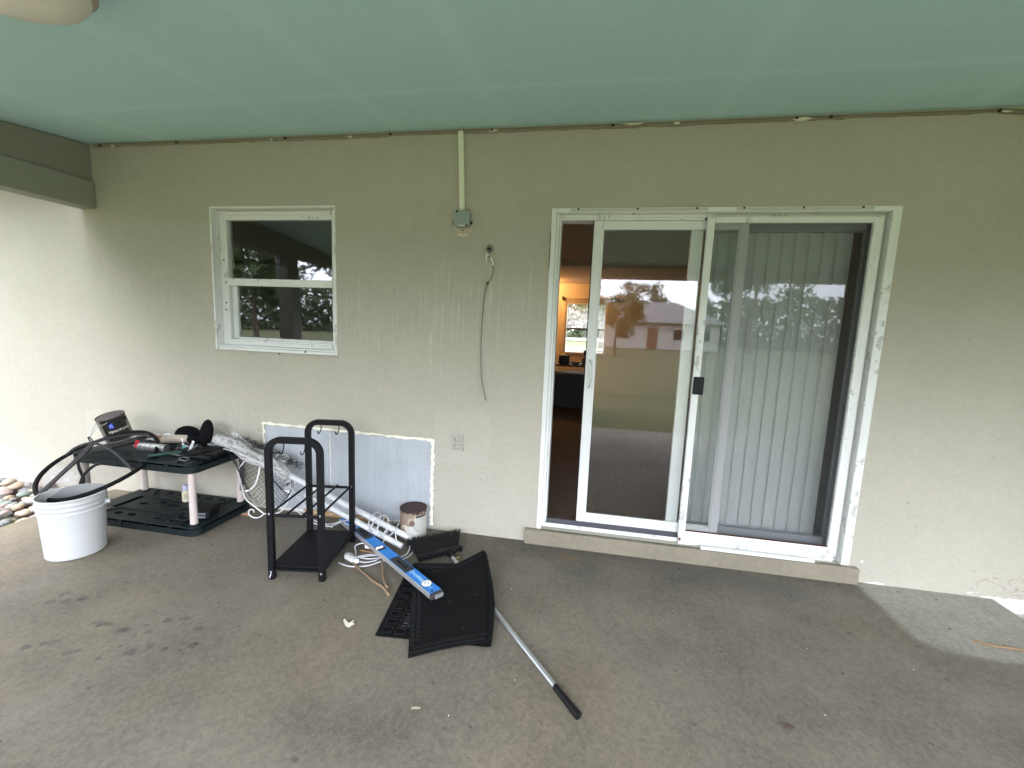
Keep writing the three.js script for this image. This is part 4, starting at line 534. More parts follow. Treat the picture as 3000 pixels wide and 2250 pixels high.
{ // landing net
  const n = thing('landing_net', 'white framed fishing net with dark knotted mesh hanging under the cloth wrapped pole', 'fishing net');
  const fm = std([0.60, 0.60, 0.58], 0.45), F = [[-2.30, 0.475, 0.225], [-2.395, 0.373, 0.22], [-2.375, 0.26, 0.21], [-2.355, 0.157, 0.20], [-2.29, 0.11, 0.20], [-2.208, 0.060, 0.20]];
  mesh('frame', [cyl(F[0], F[1], 0.005), tube(F.slice(1), 0.005, 40, 8)], fm, n); mesh('frame', tube([[-2.208, 0.060, 0.20], [-2.12, 0.07, 0.2], [-2.048, 0.118, 0.20], [-1.99, 0.22, 0.21], [-1.946, 0.31, 0.22], [-1.93, 0.35, 0.225]], 0.005, 40, 8), fm, n); mesh('hook', tube([[-2.208, 0.060, 0.20], [-2.25, 0.028, 0.2], [-2.30, 0.022, 0.2], [-2.335, 0.045, 0.2], [-2.325, 0.075, 0.2], [-2.295, 0.078, 0.2], [-2.29, 0.06, 0.2]], 0.0045, 40, 8), whitePlain, n);
  const F2 = [[-2.46, 0.46, 0.14], [-2.465, 0.30, 0.12], [-2.44, 0.22, 0.12], [-2.37, 0.17, 0.13]]; mesh('frame', tube(F2, 0.004, 30, 6), fm, n);
  // knotted mesh: a bag between the pole and the frame
  const S = (u, v) => { const tp = pole(0.60 + 0.34 * u), ang = Math.PI * (1 - u), bx = -2.19 + Math.cos(ang) * 0.20 * 1, by = 0.14 - 0.075 * Math.sin(ang) + 0.16 * Math.abs(Math.cos(ang)) ** 2; const bot = [-1.95 - 0.43 * u, 0.33 - 0.25 * Math.sin(Math.PI * Math.min(1, u * 1.02)) ** 0.7 + 0.02 * u, 0.215]; void bx; void by; const k = v ** 0.9, w = 0.05 * Math.sin(v * Math.PI) * Math.sin(u * 8 + v * 3); return [tp[0] + (bot[0] - tp[0]) * k + 0.012 * Math.sin(v * 9 + u * 11), tp[1] - 0.02 + (bot[1] - tp[1] + 0.02) * k, tp[2] + (bot[2] - tp[2]) * k + w]; };
  const nm = std([0.015, 0.015, 0.018], 0.8), L = []; const NU = 19, NV = 11;
  for (let i = -NV; i <= NU; i++) for (const s of [1, -1]) { const P = []; for (let j = 0; j <= NV; j++) { const u = (s > 0 ? i + j : i + NV - j) / NU; if (u < -0.001 || u > 1.001) continue; const q = S(Math.min(1, Math.max(0, u)), j / NV); P.push([q[0] + rr(-0.004, 0.004), q[1] + rr(-0.004, 0.004), q[2] + rr(-0.004, 0.004)]); } if (P.length > 1) L.push(tube(P, 0.0014, P.length * 3, 4)); }
  mesh('netting', L, nm, n);
  // bunched netting over the top of the cloth
  const L2 = []; for (let k = 0; k < 60; k++) { const t = rr(0.58, 0.92), c = pole(t), P = []; let x = c[0], y = c[1] + 0.045, z = c[2] - 0.06; for (let j = 0; j < 5; j++) { P.push([x + rr(-0.03, 0.03), y + rr(-0.022, 0.028) + 0.02 * Math.sin((t - 0.56) * 9), z + rr(-0.035, 0.03)]); x += rr(-0.02, 0.02); } L2.push(tube(P, 0.0014, 14, 4)); } mesh('bunched_netting', L2, nm, n);
  const L3 = []; for (let k = 0; k < 16; k++) { const x = rr(-2.45, -2.36), P = []; for (let j = 0; j < 6; j++) P.push([x + (-2.42 - x) * Math.sin(j / 5 * 1.4) + rr(-0.012, 0.012), 0.45 - j * 0.05, 0.16 + rr(-0.02, 0.02)]); L3.push(tube(P, 0.0014, 16, 4)); } mesh('hanging_strands', L3, nm, n);
  mesh('float_line', tube([[-2.20, 0.42, 0.235], [-2.205, 0.36, 0.245], [-2.225, 0.30, 0.25], [-2.265, 0.255, 0.25], [-2.31, 0.235, 0.245]], 0.006, 24, 6), std([0.7, 0.7, 0.68], 0.7), n);
}

// ------------------------------------------------------------------ black rack
{
  const r = thing('rack', 'black metal stand with two hooked hoops and a low shelf', 'rack', [-1.565, 0.001, 0.545], 0.165);
  const W = 0.155, H = 0.815, T = 0.029, R = 0.085, D = 0.2225, bm = grainBump(phys([0.005, 0.005, 0.006], 0.5, { specularIntensity: 0.33 }), 0.2, 0.0005);
  const hoop = (z) => {
    const s = new THREE.Shape(); s.moveTo(-W, 0); s.lineTo(-W + T, 0); s.lineTo(-W + T, H - R); s.absarc(-W + R, H - R, R - T, Math.PI, Math.PI / 2, true); s.lineTo(W - R, H - T); s.absarc(W - R, H - R, R - T, Math.PI / 2, 0, true); s.lineTo(W - T, 0); s.lineTo(W, 0); s.lineTo(W, H - R); s.absarc(W - R, H - R, R, 0, Math.PI / 2, false); s.lineTo(-W + R, H); s.absarc(-W + R, H - R, R, Math.PI / 2, Math.PI, false); s.closePath();
    const g = new THREE.ExtrudeGeometry(s, { depth: T - 0.004, bevelEnabled: true, bevelSize: 0.002, bevelThickness: 0.002, bevelSegments: 2, curveSegments: 12 }); g.translate(0, 0, z - T / 2 + 0.002); const m = mesh('hoop', g, bm, r);
    for (const x of [-0.055, 0.06]) mesh('hook', tube([[x, H - T + 0.004, z], [x, H - T - 0.03, z + 0.001], [x - 0.001, H - T - 0.045, z + 0.012], [x - 0.004, H - T - 0.055, z + 0.022], [x - 0.006, H - T - 0.048, z + 0.032], [x - 0.007, H - T - 0.034, z + 0.034]], 0.0032, 24, 6), bm, m);
    for (const x of [-W + T / 2, W - T / 2]) for (const y of [0.045, 0.385]) { const b = new THREE.SphereGeometry(0.006, 8, 6); b.scale(1, 1, 0.5); b.translate(x, y, z + T / 2); mesh('bolt', b, greyAlu, m); }
  };
  hoop(D); hoop(-D);
  mesh('shelf', box(-W + 0.012, W - 0.012, 0.062, 0.074, -D + 0.002, D - 0.004, 0.002), bm, r); mesh('shelf_lip', box(-W + T, W - T, 0.048, 0.0615, D - 0.008, D + 0.004), bm, r); mesh('shelf_lip', box(-W + 0.004, -W + 0.012, 0.048, 0.074, -D + T / 2, D - T / 2), bm, r); mesh('shelf_lip', box(W - 0.012, W - 0.004, 0.048, 0.074, -D + T / 2, D - T / 2), bm, r);
  for (const z of [D, -D]) mesh('crossbar', cyl([-W + 0.01, 0.372, z], [W - 0.01, 0.372, z], 0.0085, 0.0085, 10), bm, r); for (let k = 0; k < 4; k++) { const x = -W + T * 0.6 + k * (2 * W - T * 1.2) / 3; mesh('divider_rod', cyl([x, 0.385, D], [x, 0.385, -D], 0.0065, 0.0065, 8), bm, r); }
  const ps = new THREE.BoxGeometry(0.004, 0.03, 0.002); ps.rotateZ(-0.35); ps.translate(-W + 0.012, 0.025, D + T / 2 + 0.002); mesh('sticker', ps, whitePlain, r);
}

// ------------------------------------------------------------------ spirit level
{
  const L = 1.19, W = 0.072, T = 0.026, ang = Math.atan2(0.703, 0.957);
  const l = thing('spirit_level', 'long blue and silver spirit level lying across the floor onto the black mat', 'level', [-1.645, 0.036, 0.110]); l.rotation.set(0, -ang, 0.014);
  const blue = grainBump(phys([0.014, 0.20, 0.62], 0.38), 0.1, 0.0003), alu = std([0.62, 0.62, 0.63], 0.35, { metalness: 0.7 });
  // local x runs from the far to the near end, local z across
  mesh('body', box(0.012, L - 0.02, 0.001, T - 0.001, -W / 2 + 0.005, W / 2 - 0.005), blue, l); mesh('edge', box(0.012, L - 0.02, 0, T, W / 2 - 0.005, W / 2, 0.001), alu, l); mesh('edge', box(0.012, L - 0.02, 0, T, -W / 2, -W / 2 + 0.005, 0.001), blue, l); mesh('end_cap', box(L - 0.02, L, -0.001, T + 0.001, -W / 2 - 0.001, W / 2 + 0.001, 0.004), std([0.03, 0.03, 0.03], 0.6), l); mesh('end_pad', box(L, L + 0.010, 0.002, T - 0.002, -W / 2 + 0.004, W / 2 - 0.018, 0.004), std([0.17, 0.17, 0.17], 0.6), l); mesh('end_cap', box(0, 0.012, -0.001, T + 0.001, -W / 2 - 0.001, W / 2 + 0.001, 0.004), std([0.05, 0.05, 0.05], 0.6), l);
  const bk = std([0.018, 0.018, 0.019], 0.6); const groove = std([0.05, 0.05, 0.05], 0.5);
  for (const [a, b] of [[0.24, 0.41], [0.735, 0.915]]) { const s = roundRect(a, b, -0.026, 0.026, 0.006); const p = roundRect(a + 0.03, b - 0.03, -0.012, 0.012, 0.011, THREE.Path); s.holes.push(new THREE.Path(p.getPoints(8).reverse())); const g = new THREE.ExtrudeGeometry(s, { depth: 0.004, bevelEnabled: true, bevelSize: 0.001, bevelThickness: 0.001, bevelSegments: 1 }); g.rotateX(-Math.PI / 2); g.translate(0, T - 0.0005, 0); mesh('hand_hold', g, bk, l); mesh('hand_hold_floor', box(a + 0.03, b - 0.03, T - 0.0008, T, -0.012, 0.012), std([0.006, 0.006, 0.006], 0.9), l); mesh('grip_ridge', Array.from({ length: 6 }, (_, k) => box(a + 0.05 + k * 0.013, a + 0.056 + k * 0.013, T, T + 0.006, 0.012, 0.016)), groove, l); }
  mesh('vial_housing', box(0.545, 0.60, T - 0.0008, T + 0.003, -0.020, W / 2 - 0.006, 0.002), bk, l); { const g = new THREE.CapsuleGeometry(0.009, 0.032, 4, 12); g.rotateX(Math.PI / 2); g.translate(0.572, T + 0.003, 0.010); mesh('vial', g, phys([0.75, 0.8, 0.9], 0.1, {}), l); }
  const ring = new THREE.TorusGeometry(0.019, 0.008, 10, 32); ring.rotateX(Math.PI / 2); ring.scale(1, 0.5, 1); ring.translate(L - 0.11, T + 0.002, -0.004); mesh('vial_ring', ring, phys([0.85, 0.85, 0.85], 0.35), l); { const g = new THREE.CylinderGeometry(0.029, 0.029, 0.003, 30); g.translate(L - 0.11, T, -0.004); mesh('vial_seat', g, bk, l); const v = new THREE.CapsuleGeometry(0.008, 0.012, 4, 12); v.rotateZ(Math.PI / 2); v.rotateY(0.6); v.translate(L - 0.11, T + 0.002, -0.004); mesh('vial', v, std([0.45, 0.46, 0.42], 0.2), l); } mesh('hang_hole', cyl([L - 0.035, T - 0.002, 0.010], [L - 0.035, T + 0.0006, 0.010], 0.006), std([0.01, 0.01, 0.01], 0.9), l);
  const font = await new FontLoader().loadAsync('fonts/droid/droid_sans_bold.typeface.json'); const pm = std([0.45, 0.68, 0.85], 0.5);
  const txt = (s, size, x, z, turn) => { const g = new TextGeometry(s, { font, size, depth: 0.0005, curveSegments: 5 }); g.rotateX(-Math.PI / 2); g.rotateY(turn); g.translate(x, T - 0.0008, z); return g; };
  mesh('lettering', txt('Empire', 0.021, L - 0.145, -0.012, Math.PI), pm, l);
  { const s = new THREE.Shape(); s.moveTo(0, 0.017); s.lineTo(0.017, 0); s.lineTo(0, -0.017); s.lineTo(-0.017, 0); s.closePath(); const h = new THREE.Path(); h.absarc(0, 0, 0.008, 0, Math.PI * 2, true); s.holes.push(h); const g = new THREE.ExtrudeGeometry(s, { depth: 0.0005, bevelEnabled: false }); g.rotateX(-Math.PI / 2); g.translate(L - 0.262, T - 0.0008, -0.004); mesh('emblem', g, pm, l); }
  mesh('mark', txt('Y', 0.018, L - 0.058, -0.006, Math.PI * 0.75), pm, l); mesh('lettering', txt('e', 0.02, 0.22, -0.006, Math.PI), pm, l);
}
// ------------------------------------------------------------------ rubber mat, folded over itself
{
  const m = thing('rubber_mat', 'black rubber doormat folded over itself on the patio floor', 'doormat');
  const bil = (A, B, C, D, u, v) => [0, 1, 2].map(k => (A[k] * (1 - u) + B[k] * u) * (1 - v) + (D[k] * (1 - u) + C[k] * u) * v);
  const A = [-0.688, 0.012, 1.177], B = [-0.368, 0.03, 1.03], C = [-0.545, 0.115, 0.43], D = [-0.93, 0.022, 0.56];
  const up = (u, v) => { const p = bil(A, B, C, D, u, v); p[1] += 0.006 * Math.sin(u * 3.1) * Math.sin(v * 1.5) - 0.05 * u * (1 - u) * v + 0.045 * Math.max(0, v - 0.75) * 4 * Math.max(0, v - 0.75) * Math.sin(Math.PI * Math.min(1, u * 0.85)) + 0.012 * Math.sin(u * 5 + v * 2) * v; p[2] += 0.05 * Math.sin(u * Math.PI) * v * v * v - 0.012 * Math.sin(u * 3.14) * (1 - v); p[0] += 0.02 * Math.sin(v * Math.PI) * u; return p; };
  const top = mesh('upper_layer', sheet(up, 36, 36, -0.006), blackRubber, m);
  // fold along the right edge and the layer underneath
  mesh('fold', sheet((u, v) => { const p = up(1, v), a = u * Math.PI, h = p[1], yb = 0.007; const c = (h + yb) / 2, r = Math.max(0.004, (h - yb) / 2); return [p[0] + Math.sin(a) * Math.min(0.03, r * 0.9 + 0.004), c + Math.cos(a) * r, p[2] + Math.sin(a) * 0.004]; }, 10, 30, 0.005), blackRubber, m);
  const lowA = [-0.894, 0.007, 1.078], lowD = [-0.97, 0.007, 0.55]; const low = mesh('lower_layer', sheet((u, v) => { const r = up(1, v); return bil(lowA, [r[0], 0.007, r[2]], [r[0], 0.007, r[2]], lowD, u, v); }, 20, 20, -0.006), blackRubber, m);
  const rolled = sheet((u, v) => { const q = [-0.93 + u * 0.24, 0.03 + 0.02 * u, 0.555 - 0.02 * u], a = -0.6 + v * 3.4; return [q[0], q[1] + Math.sin(a) * 0.022, q[2] - 0.01 + Math.cos(a) * 0.02]; }, 12, 10, 0.005); mesh('curled_edge', rolled, blackRubber, top);
  // moulded border pattern
  const pads = []; const pad = (u, v, du, dv, f) => { const p = f(u, v), q = f(Math.min(1, u + du), v), s = f(u, Math.min(1, v + dv)); const ex = V(q[0] - p[0], q[1] - p[1], q[2] - p[2]), ez = V(s[0] - p[0], s[1] - p[1], s[2] - p[2]); const g = new RoundedBoxGeometry(ex.length() * 0.86, 0.005, ez.length() * 0.86, 1, 0.0015); const X = ex.clone().normalize(), Y = ez.clone().cross(ex).normalize(), Z = X.clone().cross(Y); g.applyMatrix4(new THREE.Matrix4().makeBasis(X, Y, Z)); g.translate(p[0] + (ex.x + ez.x) / 2, p[1] + (ex.y + ez.y) / 2 + 0.0015, p[2] + (ex.z + ez.z) / 2); pads.push(g); };
  for (let k = 0; k < 22; k++) { pad(0.015 + k * 0.044, 0.02, 0.04, 0.03, up); pad(0.035 + k * 0.044, 0.055, 0.04, 0.03, up); if (k < 20) { pad(0.015, 0.09 + k * 0.045, 0.055, 0.038, up); pad(0.08, 0.11 + k * 0.045, 0.05, 0.038, up); } pad(0.3 + k * 0.031, 0.94, 0.028, 0.03, up); }
  const padMat = phys([0.006, 0.006, 0.0065], 0.5, { specularIntensity: 0.45 }); mesh('border_blocks', pads, padMat, top);
  const lf = (u, v) => [-0.894 + u * 0.19 + v * -0.05, 0.0085, 1.073 - u * 0.01 - v * 0.42]; const lp = []; for (let k = 0; k < 7; k++) for (let q = 0; q < 2; q++) { const p = lf(0.06 + q * 0.34, 0.02 + k * 0.135); const fr = (w, d, t) => [box(-w, w, 0, 0.005, -d, -d + t), box(-w, w, 0, 0.005, d - t, d), box(-w, -w + t, 0, 0.005, -d + t, d - t), box(w - t, w, 0, 0.005, -d + t, d - t)]; for (const g of fr(0.026, 0.022, 0.006)) { g.rotateY(0.12); g.translate(p[0] + 0.03, p[1], p[2] - 0.028); lp.push(g); } } mesh('border_blocks', lp, padMat, low);
  const bits = []; for (let k = 0; k < 60; k++) { const g = new THREE.BoxGeometry(rr(0.004, 0.012), 0.002, 0.002); g.rotateY(rr(0, 3)); const t = rnd(); g.translate(-0.775 - t * 0.02 + rr(-0.02, 0.02), 0.012, 1.02 - t * 0.17); bits.push(g); } mesh('grey_fibres', bits, std([0.09, 0.09, 0.09], 0.7), low);
  const lint = []; for (let k = 0; k < 5; k++) { const u = rr(0.2, 0.95), v = rr(0.1, 0.8), p = up(u, v), g = new THREE.BoxGeometry(rr(0.003, 0.008), 0.001, 0.002); g.rotateY(rr(0, 3)); g.translate(p[0], p[1] + 0.003, p[2]); lint.push(g); } mesh('lint', lint, std([0.16, 0.15, 0.13], 0.9), top);
}
// ------------------------------------------------------------------ broom
{
  const b = thing('broom', 'black push broom with a silver handle lying under the folded mat', 'broom');
  const alu = std([0.50, 0.51, 0.52], 0.35, { metalness: 0.75 }); const p0 = [0.045, 0.015, 1.305], p1 = [-0.76, 0.022, 0.355], at = t => [0, 1, 2].map(k => p0[k] + (p1[k] - p0[k]) * t);
  mesh('handle', cyl(at(0.10), at(1), 0.0115, 0.0115, 18), alu, b); const gr = mesh('grip', cyl(at(0.012), at(0.115), 0.0145, 0.0135, 18), black, b); mesh('end_cap', cyl(at(-0.006), at(0.03), 0.0150, 0.0150, 18), black, gr); mesh('socket', cyl(at(0.985), at(1.06), 0.015, 0.020, 16), black, b);
  const h0 = [-0.945, 0.03, 0.425], h1 = [-0.74, 0.03, 0.25], bar = []; { const g = new RoundedBoxGeometry(0.29, 0.035, 0.045, 3, 0.012); g.rotateY(Math.atan2(0.175, 0.205)); g.translate((h0[0] + h1[0]) / 2, 0.026, (h0[2] + h1[2]) / 2); bar.push(g); for (let k = 0; k < 9; k++) { const t = k / 8, q = new THREE.CylinderGeometry(0.012, 0.012, 0.03, 8); q.translate(h0[0] + (h1[0] - h0[0]) * t + 0.012, 0.03, h0[2] + (h1[2] - h0[2]) * t + 0.016); bar.push(q); } } mesh('head', bar, black, b);
  const br = []; for (let k = 0; k < 52; k++) for (let q = 0; q < 5; q++) { const t = (k + 0.5) / 52, a = [h0[0] + (h1[0] - h0[0]) * t - 0.012, 0.018 + q * 0.007, h0[2] + (h1[2] - h0[2]) * t - 0.014]; const e0 = [-1.10, 0.27], e1 = [-0.80, 0.04]; const e = [e0[0] + (e1[0] - e0[0]) * t + rr(-0.006, 0.006), 0.008 + q * 0.009 + rr(0, 0.006), e0[1] + (e1[1] - e0[1]) * t + rr(-0.006, 0.006)]; br.push(cyl(a, e, 0.003, 0.0028, 4)); } mesh('bristles', br, black, b);
}
// ------------------------------------------------------------------ stick, litter
{
  const sm = grainBump(std([0.20, 0.135, 0.08], 0.9), 0.08, 0.004); const s = thing('forked_stick', 'pale forked stick lying on the floor in front of the level', 'stick');
  mesh('branch', taper([[-1.345, 0.012, 0.525], [-1.27, 0.012, 0.585], [-1.193, 0.010, 0.637], [-1.10, 0.011, 0.70], [-1.02, 0.012, 0.742], [-0.966, 0.011, 0.792]], [0.005, 0.009, 0.006, 0.009, 0.008, 0.011]), sm, s); mesh('branch', taper([[-1.165, 0.03, 0.48], [-1.12, 0.022, 0.56], [-1.085, 0.012, 0.626], [-1.04, 0.012, 0.69], [-1.0, 0.013, 0.74]], [0.004, 0.006, 0.006, 0.009, 0.010]), sm, s);
  const lm = (c) => std(c, 0.9, { side: THREE.DoubleSide });
  const leaf = (name, label, cat, x, z, a, b, col, ry, curl = 0.012) => { const o = tag(mesh(name, sheet((u, v) => { const w = Math.sin(Math.PI * u) ** 0.7; return [(u - 0.5) * a, 0.002 + curl * (4 * (v - 0.5) ** 2) + curl * 0.5 * Math.sin(u * 5), (v - 0.5) * b * w]; }, 8, 6, 0.0012), lm(col)), label, cat); o.position.set(x, 0.0015, z); o.rotation.y = ry; return o; };
  const pc = tag(mesh('paper_scrap', sheet((u, v) => { const c = (u - 0.5) * 2.6; return [Math.sin(c) * 0.026 + 0.004 * Math.sin(v * 8), 0.004 + v * 0.026 + 0.006 * Math.sin(u * 9), Math.cos(c) * 0.016]; }, 10, 5, 0.002), lm([0.36, 0.33, 0.26])), 'small curled cream scrap lying alone on the patio floor', 'scrap'); pc.position.set(-1.05, 0.001, 1.035);
  leaf('dry_leaf', 'reddish brown dry leaf beside the broom head', 'leaf', -0.765, 0.285, 0.05, 0.03, [0.22, 0.075, 0.03], 0.6, 0.02); leaf('dry_leaf', 'tan dry leaf beside the broom socket', 'leaf', -0.79, 0.325, 0.03, 0.025, [0.33, 0.27, 0.19], 1.9); leaf('dry_leaf', 'small yellow leaf by the edge of the folded mat', 'leaf', -0.725, 0.345, 0.028, 0.022, [0.5, 0.45, 0.14], 2.6); leaf('dry_leaf', 'brown leaf under the right front of the plastic shelf', 'leaf', -2.40, 0.16, 0.06, 0.03, [0.36, 0.20, 0.12], 0.3); leaf('dry_leaf', 'curled dark leaf on the floor right of the broom handle', 'leaf', 0.83, 1.18, 0.035, 0.014, [0.06, 0.04, 0.025], 0.3); leaf('dry_leaf', 'pale straw sliver on the floor in front of the mat', 'leaf', -0.56, 1.40, 0.035, 0.006, [0.34, 0.31, 0.22], 0.4, 0.004);
  const lt = []; for (let k = 0; k < 90; k++) { const g = new THREE.TetrahedronGeometry(rr(0.003, 0.008)); g.rotateY(rr(0, 6)); const edge = rnd() < 0.6; g.translate(edge ? rr(-2.3, 2.3) : rr(-3.4, 2.2), 0.002, edge ? rr(0.04, 0.12) : rr(0.2, 2.2)); lt.push(g); } const lo = mesh('leaf_litter', lt, std([0.07, 0.05, 0.035], 0.95)); tag(lo, 'crumbs of dark leaf litter strewn over the patio floor', 'litter').userData.kind = 'stuff';
  const lw = []; for (let k = 0; k < 26; k++) { const g = new THREE.TetrahedronGeometry(rr(0.002, 0.004)); g.rotateY(rr(0, 6)); g.translate(rr(-3.2, 2.2), 0.002, rr(0.3, 2.2)); lw.push(g); } const l2 = mesh('white_crumbs', lw, std([0.7, 0.68, 0.6], 0.9)); tag(l2, 'tiny white paint crumbs strewn over the patio floor', 'crumbs').userData.kind = 'stuff';
  tag(mesh('brown_cord', tube([[1.97, 0.004, 0.448], [2.04, 0.004, 0.47], [2.12, 0.004, 0.468], [2.25, 0.004, 0.485], [2.38, 0.004, 0.49]], 0.0045, 40, 6), std([0.28, 0.15, 0.07], 0.8)), 'brown cord on the light concrete near the right edge', 'cord');
  tag(mesh('red_brick', box(-0.06, 0.14, 0, 0.06, -0.05, 0.05, 0.006), grainBump(std([0.42, 0.10, 0.07], 0.9), 0.1, 0.003)), 'red brick on the ground beyond the right edge of the patio', 'brick').position.set(2.52, -0.13, 0.10);
}
// ------------------------------------------------------------------ pebble bed and grass at the left
{
  const bed = new THREE.Group(); bed.name = 'pebble_bed'; scene.add(bed); structure(bed);
  mesh('soil', box(-6.2, -3.772, -0.2, -0.085, 0.001, 0.72), std([0.07, 0.055, 0.04], 0.95), bed);
  const geos = []; for (let k = 0; k < 5; k++) { let g = mergeVertices((() => { const q = new THREE.IcosahedronGeometry(1, 2); q.deleteAttribute('uv'); q.deleteAttribute('normal'); return q; })()); const p = g.attributes.position; for (let i = 0; i < p.count; i++) { const x = p.getX(i), y = p.getY(i), z = p.getZ(i), s = 0.9 + 0.28 * (fbm(x * 1.4 + k * 9 + 20, y * 1.4 + z * 1.7 + 20, 2) - 0.5); p.setXYZ(i, x * s, y * s, z * s); } g.computeVertexNormals(); geos.push(g); }
  const cols = [[0.24, 0.22, 0.20], [0.35, 0.26, 0.18], [0.17, 0.175, 0.18], [0.30, 0.28, 0.26], [0.40, 0.33, 0.24], [0.20, 0.24, 0.22], [0.27, 0.20, 0.18], [0.12, 0.115, 0.115]].map(c => grainBump(std(c, 0.6), 0.3, 0.001));
  let n = 0; for (let gx = 0; gx < 21 && n < 290; gx++) for (let gz = 0; gz < 10 && n < 290; gz++) { const x = -5.45 + gx * 0.082 + rr(-0.03, 0.03), z = 0.05 + gz * 0.066 + rr(-0.025, 0.025); if (x > -3.81 || z > 0.56) continue; const m = mesh('pebble', geos[n % 5], cols[Math.floor(rnd() * 8)], bed); const s = rr(0.028, 0.052); m.position.set(x, -0.075 + rr(0, 0.028) + (rnd() < 0.25 ? 0.03 : 0), z); m.scale.set(s * rr(1, 1.35), s * rr(0.55, 0.75), s * rr(0.8, 1)); m.rotation.set(rr(-0.3, 0.3), rr(0, 6), rr(-0.3, 0.3)); m.name = n ? `pebble_${String(n).padStart(3, '0')}` : 'pebble'; n++; }
  const pos = [], col = []; for (let k = 0; k < 9000; k++) { const x = rr(-7, -3.8), z = 0.52 + rnd() * rnd() * 3.2, h = rr(0.03, 0.08), a = rr(0, 6.28), w = 0.004, dx = Math.cos(a) * w, dz = Math.sin(a) * w, lx = rr(-0.03, 0.03), lz = rr(-0.03, 0.03), y = z < 0.74 ? -0.087 : -0.128; pos.push(x - dx, y, z - dz, x + dx, y, z + dz, x + lx, y + h, z + lz); const g = rr(0.7, 1.3); for (let q = 0; q < 3; q++) col.push(0.12 * g, 0.17 * g, 0.035 * g); }
  const g = new THREE.BufferGeometry(); g.setAttribute('position', new THREE.Float32BufferAttribute(pos, 3)); g.setAttribute('color', new THREE.Float32BufferAttribute(col, 3)); g.computeVertexNormals();
  const gr = mesh('grass', g, new THREE.MeshStandardMaterial({ vertexColors: true, roughness: 0.9, side: THREE.DoubleSide })); tag(gr, 'strip of short green grass beside the pebble bed', 'grass').userData.kind = 'stuff';
}
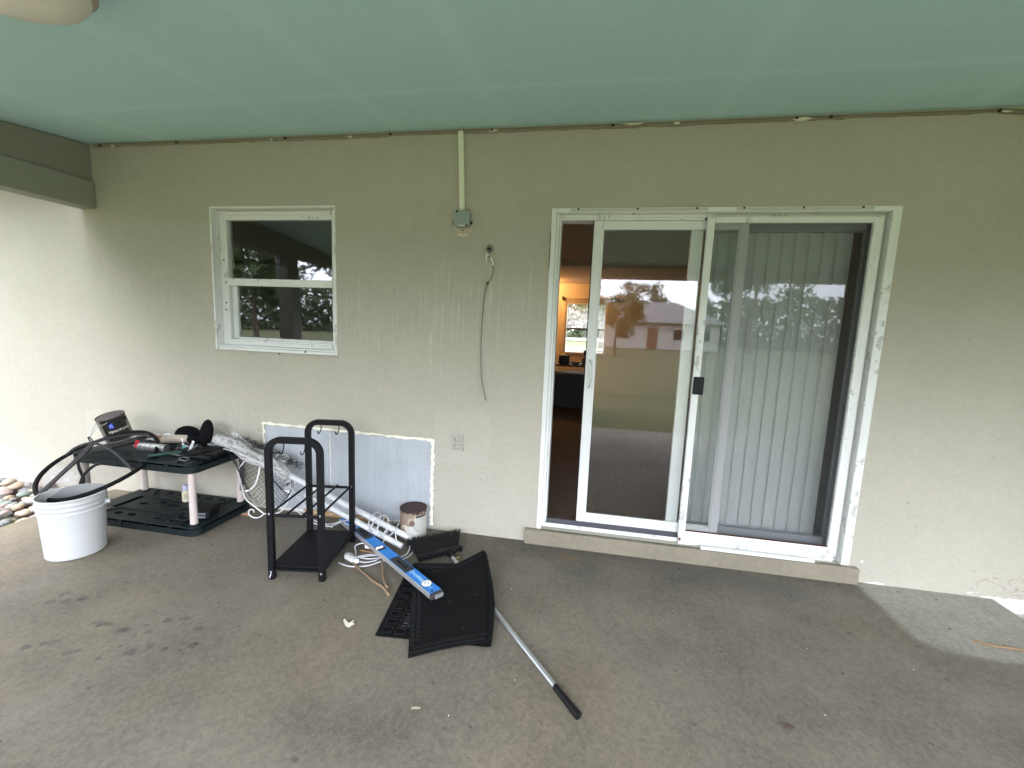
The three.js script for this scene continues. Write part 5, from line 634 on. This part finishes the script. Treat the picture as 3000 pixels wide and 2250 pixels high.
// ------------------------------------------------------------------ garden behind the camera, mirrored in the panes, and beyond the far window
{
  const bark = std([0.13, 0.10, 0.075], 0.95), leafMats = [[0.055, 0.085, 0.025], [0.075, 0.10, 0.03], [0.045, 0.07, 0.03]].map(c => std(c, 0.8, { side: THREE.DoubleSide }));
  const protos = [0, 1, 2].map(k => {
    const t = [], H = 6.5 + k; t.push(taper([[0, 0, 0], [0.1, H * 0.3, 0.05], [-0.05, H * 0.6, 0], [0.1, H * 0.9, 0.1]], [0.2, 0.16, 0.11, 0.03], 7)); const ends = [];
    for (let b = 0; b < 13; b++) { const y = H * rr(0.32, 0.85), a = rr(0, 6.28), l = rr(1.2, 2.7), e = [Math.cos(a) * l, y + rr(0.4, 1.5), Math.sin(a) * l]; t.push(taper([[0, y, 0], [e[0] * 0.5, y + 0.5, e[2] * 0.5], e], [0.07, 0.045, 0.015], 5)); ends.push(e); }
    const pos = []; for (const e of [...ends, [0, H, 0]]) for (let c = 0; c < 5; c++) { const cx = e[0] + rr(-0.7, 0.7), cy = e[1] + rr(-0.4, 0.6), cz = e[2] + rr(-0.7, 0.7); for (let q = 0; q < 110; q++) { const r = 0.85 * Math.cbrt(rnd()), a = rr(0, 6.28), b = Math.acos(rr(-1, 1)), x = cx + r * Math.sin(b) * Math.cos(a), y = cy + r * Math.cos(b) * 0.7, z = cz + r * Math.sin(b) * Math.sin(a), s = rr(0.10, 0.22), v = () => [rr(-s, s), rr(-s, s), rr(-s, s)]; for (let i = 0; i < 3; i++) { const d = v(); pos.push(x + d[0], y + d[1], z + d[2]); } } }
    const g = new THREE.BufferGeometry(); g.setAttribute('position', new THREE.Float32BufferAttribute(pos, 3)); g.computeVertexNormals(); return [merge(t), g];
  });
  const spotsT = [[-14, 22, 0, 'leafy tree beyond the lawn seen left in the window reflection'], [-19, 15, 1, 'broad tree on the lawn seen at the left end of the reflection'], [-9, 30, 2, 'tall tree far across the lawn mirrored in the window'], [-24, 25, 0, 'distant tree mirrored at the far left of the window'], [-4, 36, 1, 'tree left of the neighbouring house mirrored in the door'], [14, 38, 2, 'tree right of the neighbouring house mirrored in the door'], [22, 28, 0, 'tree far right across the lawn behind the camera'], [7, 60, 1, 'tree behind the neighbouring house across the lawn'], [0, 62, 2, 'tall tree behind the left end of the neighbouring house'], [-30, 10, 2, 'tree far left beside the lawn'], [1.8, 27, 0, 'slim tree standing alone on the lawn in front of the neighbouring house'], [-2.2, -21, 1, 'tree outside the far window beyond the room'], [0.6, -19, 0, 'nearest tree outside the far window, straight behind the blind'], [-4.4, -25, 2, 'tree outside the far window, at its left edge'], [2.5, -26, 0, 'second tree outside the far window, farther away'], [-16, -2, 2, 'tree beyond the left end of the house'], [-11.5, 4.5, 1, 'big leafy tree close to the left side of the patio'], [-12.5, 9.5, 0, 'leafy tree left of the patio seen behind the post in the window'], [-11, 0.2, 2, 'leafy tree close beyond the pebble bed'], [-13, 14, 2, 'leafy tree at the left corner of the lawn']];
  for (const [x, z, k, lab] of spotsT) { const t = thing('garden_tree', lab, 'tree', [x, -0.13, z], x * 1.7, 'trees around the lawn'); mesh('trunk', protos[k][0], bark, t); mesh('crown', protos[k][1], leafMats[k], t); const s = lab.startsWith('slim') ? 0.55 : (x < -10.5 && x > -13.5 ? 1.05 : 0.9) + 0.3 * hash(Math.round(x), Math.round(z)); t.scale.setScalar(s); }
  { const pos = []; for (let k = 0; k < 120000; k++) { const a = rr(0, Math.PI * 2), deg = a / Math.PI * 180; if (deg > 76 && deg < 91) continue; const H = 4.2 + 6 * fbm(deg * 0.11 + 3, 4, 4) , rad = 62 + rr(0, 10), t = rnd(), y = -0.1 + H * t, x = Math.cos(a) * rad, z = Math.sin(a) * rad, sz = rr(0.3, 0.65); for (let i = 0; i < 3; i++) pos.push(x + rr(-sz, sz), y + rr(-sz, sz), z + rr(-sz, sz)); } const g = new THREE.BufferGeometry(); g.setAttribute('position', new THREE.Float32BufferAttribute(pos, 3)); g.computeVertexNormals(); const wd = mesh('distant_woods', g, std([0.075, 0.095, 0.045], 0.9, { side: THREE.DoubleSide })); tag(wd, 'far off belt of green woods closing the lawn all round', 'woods').userData.kind = 'stuff'; }
  const nh = thing('neighbour_house', 'low grey roofed house across the lawn mirrored in the sliding door', 'house', [5.5, -0.13, 46]);
  mesh('wall', box(-7, 7, 0, 2.7, -4, 4), std([0.52, 0.50, 0.46], 0.9), nh);
  { const g = new THREE.BufferGeometry(), y0 = 2.62, y1 = 4.9; const v = [[-7.8, y0, -4.8], [7.8, y0, -4.8], [7.8, y0, 4.8], [-7.8, y0, 4.8], [-3.4, y1, 0], [3.4, y1, 0]]; const f = [[0, 4, 5], [0, 5, 1], [1, 5, 2], [2, 5, 4], [2, 4, 3], [3, 4, 0], [0, 1, 2], [0, 2, 3]]; g.setAttribute('position', new THREE.Float32BufferAttribute(f.flat().flatMap(i => v[i]), 3)); g.computeVertexNormals(); mesh('roof', g, std([0.15, 0.15, 0.155], 0.9, { side: THREE.DoubleSide }), nh); }
  for (const x of [-5, -2.2, 3.2, 5.6]) { const w = mesh('window', box(x - 0.6, x + 0.6, 0.9, 2.1, -4.05, -4.002), whitePlain, nh); mesh('pane', box(x - 0.52, x + 0.52, 0.98, 2.02, -4.06, -4.051), std([0.03, 0.035, 0.04], 0.1), w); } const dr = mesh('door', box(0.2, 1.2, 0, 2.1, -4.06, -4.002), std([0.2, 0.1, 0.06], 0.6), nh); mesh('handle', box(0.3, 0.36, 0.98, 1.04, -4.1, -4.061), greyAlu, dr);
  // fence beyond the far window
  const fe = thing('picket_fence', 'white fence across the far lawn seen through the room window', 'fence', [0, -0.13, -16]); for (const y of [0.4, 0.8, 1.2]) mesh('rail', box(-8, 8, y - 0.05, y + 0.05, -0.02, 0.02), whitePlain, fe); for (let k = 0; k < 9; k++) mesh('post', box(-8 + k * 2 - 0.06, -8 + k * 2 + 0.06, 0, 1.4, -0.09, -0.021), whitePlain, fe);
}
renderer.render(scene, camera);
